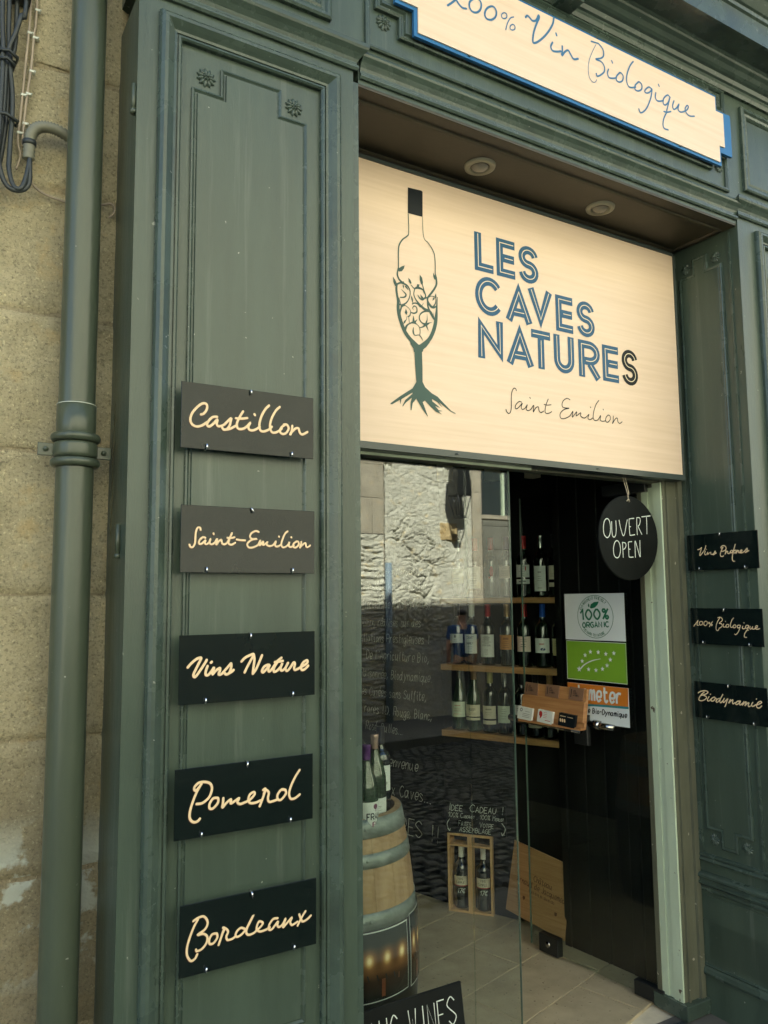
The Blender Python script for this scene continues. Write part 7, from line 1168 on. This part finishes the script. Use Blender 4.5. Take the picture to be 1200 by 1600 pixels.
wr = [[(0.20, 1.938, 3.5), (0.1975, 1.938, 2.97), (0.196, 1.938, 2.89), (0.192, 1.938, 2.81), (0.1855, 1.938, 2.68), (0.182, 1.938, 2.615), (0.189, 1.936, 2.58), (0.181, 1.94, 2.545)],
      [(0.215, 1.938, 3.5), (0.2115, 1.938, 2.97), (0.208, 1.938, 2.895), (0.2055, 1.938, 2.83), (0.204, 1.938, 2.80), (0.1985, 1.938, 2.74), (0.195, 1.938, 2.69), (0.193, 1.936, 2.65), (0.192, 1.934, 2.60)]]
for r_ in wr: MB().tube(cat3(r_, 5), 0.0030, 8).build('cable', CABLEW, wc)
for x, z in ((0.2115, 2.955), (0.209, 2.883), (0.2045, 2.796), (0.1985, 2.737), (0.194, 2.661), (0.1965, 2.891), (0.188, 2.731), (0.183, 2.635)):
    b = MB(); f = frame((x, 1.945, z), (1, 0, 0), (0, -1, 0)); b.bbox(f, -0.004, 0.0095, -0.003, 0.003, 0.0, 0.011, 0.001); b.lathe([(0, 0.004), (0.002, 0.003), (0.0024, 0)], fr=lambda p, q, r_, f=f: f(0.008+p, q, 0.010+r_), seg=8); b.build('clip', CLIPW, wc)
settle(wc, (0.2, 1.94, 2.54))
cd = thing('conduit', 'ribbed grey conduit elbow bending behind the drainpipe', 'conduit')
path = cat3([(0.2045, 1.918, 2.565), (0.2045, 1.915, 2.60), (0.2075, 1.912, 2.626), (0.220, 1.91, 2.644), (0.240, 1.91, 2.652), (0.265, 1.912, 2.652), (0.30, 1.918, 2.643), (0.33, 1.925, 2.635)], 8)
MB().tube(path, [0.0128+0.0014*(1 if i % 2 else -1) for i in range(len(path))], 16).build('ribbed_hose', CONDUIT, cd)
MB().tube([(0.2045, 1.915, 2.598), (0.2045, 1.915, 2.609)], 0.0155, 16).build('hose_clamp', CABLE, cd)
settle(cd, (0.21, 1.94, 2.565))
th = MB(); th.tube(cat3([(0.205, 1.925, 2.56), (0.209, 1.93, 2.53), (0.219, 1.936, 2.515), (0.238, 1.94, 2.504), (0.266, 1.94, 2.497), (0.300, 1.94, 2.494), (0.35, 1.94, 2.50), (0.376, 1.938, 2.508), (0.394, 1.935, 2.514), (0.404, 1.935, 2.505), (0.402, 1.938, 2.492), (0.392, 1.94, 2.48)], 6), 0.0028, 8)
th.build('thin_cable', CABLEW, label='thin beige wire sagging across the stone behind the drainpipe', cat='cable')

# ================================================================== across the street (seen mirrored in the glass)
YO = -4.66
op = thing('opposite_house', 'sunlit rough stone house across the street, seen mirrored in the glass', 'building')
def rough_sheet(x0, x1, z0, z1, res, seed, amp):
    nx = int((x1-x0)/res); nz = int((z1-z0)/res); vs = []; fs = []
    for j in range(nz+1):
        for i in range(nx+1):
            x = x0+(x1-x0)*i/nx; z = z0+(z1-z0)*j/nz
            wx = x+0.09*noise.noise((x*5, z*5, 3))+0.02*noise.noise((x*19, z*19, 3)); wz = z+0.07*noise.noise((x*5, z*5, 9))+0.02*noise.noise((x*19, z*19, 9))
            d1, p_ = noise.voronoi((wx*2.6, wz*4.4, seed))[:2]
            crack = max(0.0, 1-(d1[1]-d1[0])/(0.05+0.05*abs(noise.noise((x*12, z*12, 8))))); mask = max(0.0, min(1.0, 0.5+2.2*noise.noise((x*1.1+3, z*1.3, seed))))
            h = 0.010*noise.noise((x*2.2, z*2.2, seed))+0.006*noise.noise((x*7, z*8, 2))+0.007*noise.noise((x*17, z*23, 5))+0.008*noise.noise((x*42, z*50, 6))
            h -= crack*crack*(0.008+0.050*mask*mask)
            d2 = noise.voronoi((wx*8.5, wz*10.5, seed+4))[0]; h -= 0.022*mask*mask*max(0.0, 1-(d2[1]-d2[0])/0.12)
            vs.append((x, YO+h*amp, z))
    w = nx+1
    for j in range(nz):
        for i in range(nx): fs.append((j*w+i, j*w+i+1, (j+1)*w+i+1, (j+1)*w+i))
    b = MB(); b.add(vs, fs, True); return b
rough_sheet(5.40, 6.83, -0.15, 3.75, 0.0125, 2.0, 1.0).build('rough_face', ROUGH, op)
b = MB(); b.box(-8, 6.84, YO-0.6, YO-0.07, -0.16, 7.4); b.box(8.25, 16, YO-0.6, YO-0.07, -0.16, 7.4); b.box(6.84, 8.25, YO-0.6, YO-0.07, -0.16, 2.64); b.box(6.84, 8.25, YO-0.6, YO-0.07, 4.4, 7.4); b.build('wall', ASHLAR, op)
MB().box(-8, 4.75, YO-0.07, YO-0.01, -0.16, 7.3).build('render_coat', ROUGH, op)
MB().box(8.9, 16, YO-0.07, YO-0.01, -0.16, 7.3).build('render_coat', ROUGH, op)
MB().box(4.75, 8.9, YO-0.07, YO-0.01, 3.76, 7.3).build('render_coat', ROUGH, op)
# dressed blocks to the left, and the smooth pier and courses right of the rough face
bi = 0
def blocks(x0, x1, z0, z1, hs, wmin, wmax, amp=0.004):
    global bi
    z = z0
    while z < z1-0.02:
        h_ = min(hs*rnd.uniform(0.85, 1.15), z1-z); x = x0
        while x < x1-0.02:
            w_ = min(rnd.uniform(wmin, wmax), x1-x)
            if x1-(x+w_) < wmin*0.4: w_ = x1-x
            rough_block(x+0.0025, x+w_-0.0025, z+0.0025, z+h_-0.0025, YO, 0.05, amp, bi*1.7, 0.004, normal=1).build('wall_block', ASHLAR, op); x += w_; bi += 1
        z += h_
blocks(4.76, 5.385, 2.36, 3.74, 0.42, 0.30, 0.62)
def strata(x0, x1, z0, z1, res):
    nx = int((x1-x0)/res); nz = int((z1-z0)/res); vs = []
    for j in range(nz+1):
        for i in range(nx+1):
            x = x0+(x1-x0)*i/nx; z = z0+(z1-z0)*j/nz; zz_ = z+0.04*noise.noise((x*3, z*2, 1))
            h = 0.030*noise.noise((x*4, zz_*24, 2))+0.018*noise.noise((x*13, zz_*40, 5))+0.006*noise.noise((x*45, z*45, 6)); vs.append((x, YO+h-0.01, z))
    w = nx+1; b = MB(); b.add(vs, [(j*w+i, j*w+i+1, (j+1)*w+i+1, (j+1)*w+i) for j in range(nz) for i in range(nx)], True); return b
strata(4.76, 5.385, -0.15, 2.355, 0.0125).build('worn_strata', ROUGH, op)
blocks(6.845, 7.02, -0.15, 3.74, 0.95, 0.18, 0.2)
ASHLAR_K = ASHLAR; ASHLAR = DIMSTONE  # courses below the window get the stone with shade painted in
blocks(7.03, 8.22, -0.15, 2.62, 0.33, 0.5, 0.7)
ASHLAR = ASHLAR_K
rough_block(6.28, 6.58, 2.30, 2.55, YO+0.012, 0.0125, 0.018, 4.4, 0.02, normal=1).build('ochre_stone', OCHRE, op)
blocks(8.26, 8.88, -0.15, 3.74, 0.36, 0.30, 0.55)
wn_ = MB(); wn_.box(7.03, 8.24, YO-0.30, YO-0.28, 2.66, 4.4); w_o = wn_.build('window', SHUTTER, op)
b = MB(); b.box(7.03, 8.24, YO-0.28, YO-0.05, 2.645, 2.70); b.build('window_sill', ASHLAR, w_o)
b = MB()
for x in (7.06, 7.62, 8.2): b.box(x-0.02, x+0.02, YO-0.279, YO-0.24, 2.70, 4.39)
b.box(7.03, 8.24, YO-0.279, YO-0.245, 3.45, 3.49); b.build('window_frame', PALE, w_o)
settle(op, (6, YO, -0.16))
# the blocks' base: bright rubble verge
b = MB(); b.tube([(5.395, YO+0.09, 1.98), (5.395, YO+0.09, -0.05)], 0.045, 20); b.build('street_drainpipe', mat('grey_blue_pipe', (0.20, 0.26, 0.30), rough=0.4), label='grey blue drainpipe on the house across the street, mirrored in the glass', cat='drainpipe')
# wall lantern
ln = thing('wall_lantern', 'black iron lantern hanging on the sunny wall across the street, mirrored in the glass', 'lantern')
LX, LY, LZ = 6.42, YO+0.28, 2.62
def fr4(w, z): return [(LX-w, LY-w, z), (LX+w, LY-w, z), (LX+w, LY+w, z), (LX-w, LY+w, z)]
def loft(ws):
    b = MB(); vs = []
    for w, z in ws: vs += fr4(w, z)
    n = len(ws); b.add(vs, [(4*i+j, 4*i+(j+1) % 4, 4*i+4+(j+1) % 4, 4*i+4+j) for i in range(n-1) for j in range(4)]+[(0, 1, 2, 3), (4*n-4, 4*n-3, 4*n-2, 4*n-1)]); return b
loft([(0.115, LZ+0.27), (0.12, LZ+0.30), (0.095, LZ+0.70), (0.06, LZ+0.76), (0.02, LZ+0.80)]).build('lantern_hood', LANTM, ln)
b = MB()
for sx in (-1, 1):
    for sy in (-1, 1): b.tube([(LX+sx*0.055, LY+sy*0.055, LZ), (LX+sx*0.110, LY+sy*0.110, LZ+0.27)], 0.008, 6)
    b.tube([(LX+sx*0.0, LY+sx*0.055, LZ), (LX+sx*0.0, LY+sx*0.11, LZ+0.27)], 0.006, 6); b.tube([(LX+sx*0.055, LY, LZ), (LX+sx*0.11, LY, LZ+0.27)], 0.006, 6)
b.build('lantern_cage', LANTM, ln); loft([(0.062, LZ-0.03), (0.062, LZ)]).build('lantern_base', LANTM, ln)
b = MB(); b.tube([(LX, LY, LZ+0.78), (LX, LY, LZ+0.95), (LX, LY-0.05, LZ+1.0), (LX, YO-0.02, LZ+1.0)], 0.014, 8); b.build('bracket', LANTM, ln)
settle(ln, (LX, YO, LZ))
loftm = MB(); 

# ================================================================== passer-by (seen mirrored)
def skinned(name, pts, edges, rad, m, parent, sub=2):
    me = bpy.data.meshes.new(name); me.from_pydata(pts, edges, []); o = bpy.data.objects.new(name, me); COL.objects.link(o)
    o.modifiers.new('s', 'SKIN'); sv = me.skin_vertices[0].data
    for i, r_ in enumerate(rad):
        sv[i].radius = (r_, r_) if not isinstance(r_, tuple) else r_; sv[i].use_root = (i == 0)
    md = o.modifiers.new('d', 'SUBSURF'); md.levels = sub; md.render_levels = sub
    dg = bpy.context.evaluated_depsgraph_get(); dg.update(); ev = o.evaluated_get(dg); m2 = bpy.data.meshes.new_from_object(ev)
    bpy.data.objects.remove(o); bpy.data.meshes.remove(me)
    for p in m2.polygons: p.use_smooth = True
    m2.materials.clear(); m2.materials.append(m); return obj(name, m2, None, parent)
pn = thing('person', 'person in a blue T-shirt and black trousers standing across the street, mirrored in the glass', 'person', (6.36, -4.30, -0.05), R(20)); pn.scale = (0.82,)*3
# one body
P_ = [(0, 0, 0.93), (0, 0.01, 1.08), (0, 0.015, 1.25), (0, 0.01, 1.40), (0, 0, 1.49), (0, -0.005, 1.56), (0, -0.01, 1.64), (0, -0.005, 1.71),
      (-0.10, 0, 0.88), (-0.115, -0.01, 0.50), (-0.12, 0.02, 0.08), (-0.125, -0.12, 0.03), (0.10, 0, 0.88), (0.115, -0.01, 0.50), (0.12, 0.02, 0.08), (0.125, -0.12, 0.03),
      (-0.185, 0.01, 1.42), (-0.23, 0.01, 1.14), (-0.22, -0.06, 0.90), (-0.215, -0.09, 0.83), (0.185, 0.01, 1.42), (0.23, 0.01, 1.14), (0.22, -0.06, 0.90), (0.215, -0.09, 0.83)]
E_ = [(0, 1), (1, 2), (2, 3), (3, 4), (4, 5), (5, 6), (6, 7), (0, 8), (8, 9), (9, 10), (10, 11), (0, 12), (12, 13), (13, 14), (14, 15), (3, 16), (16, 17), (17, 18), (18, 19), (3, 20), (20, 21), (21, 22), (22, 23)]
R_ = [(0.15, 0.10), (0.135, 0.09), (0.15, 0.10), (0.14, 0.09), 0.055, 0.062, 0.082, 0.06, 0.085, 0.058, 0.042, 0.035, 0.085, 0.058, 0.042, 0.035, 0.058, 0.045, 0.032, 0.03, 0.058, 0.045, 0.032, 0.03]
skinned('body', P_, E_, R_, SKIN, pn)
up = lambda rr_, k_: [(x*k_, y*k_) if isinstance(x, float) else x for x, y in []]
skinned('shirt', [P_[i] for i in (0, 1, 2, 3, 16, 20)]+[(-0.215, 0.01, 1.22), (0.215, 0.01, 1.22), (0, 0, 1.475)], [(0, 1), (1, 2), (2, 3), (3, 4), (3, 5), (4, 6), (5, 7), (3, 8)],
        [(0.175, 0.12), (0.165, 0.115), (0.18, 0.125), (0.165, 0.11), 0.078, 0.078, 0.066, 0.066, 0.07], SHIRT, pn)
skinned('trousers', [(0, 0, 0.98), (0, 0, 0.90)]+[P_[i] for i in (8, 9, 10, 12, 13, 14)], [(0, 1), (1, 2), (2, 3), (3, 4), (1, 5), (5, 6), (6, 7)], [(0.16, 0.115), (0.155, 0.115), 0.10, 0.078, 0.062, 0.10, 0.078, 0.062], TROUSER, pn)
skinned('hair', [(0, 0.02, 1.62), (0, 0.015, 1.69), (0, 0.0, 1.73)], [(0, 1), (1, 2)], [0.088, 0.095, 0.05], HAIR, pn)
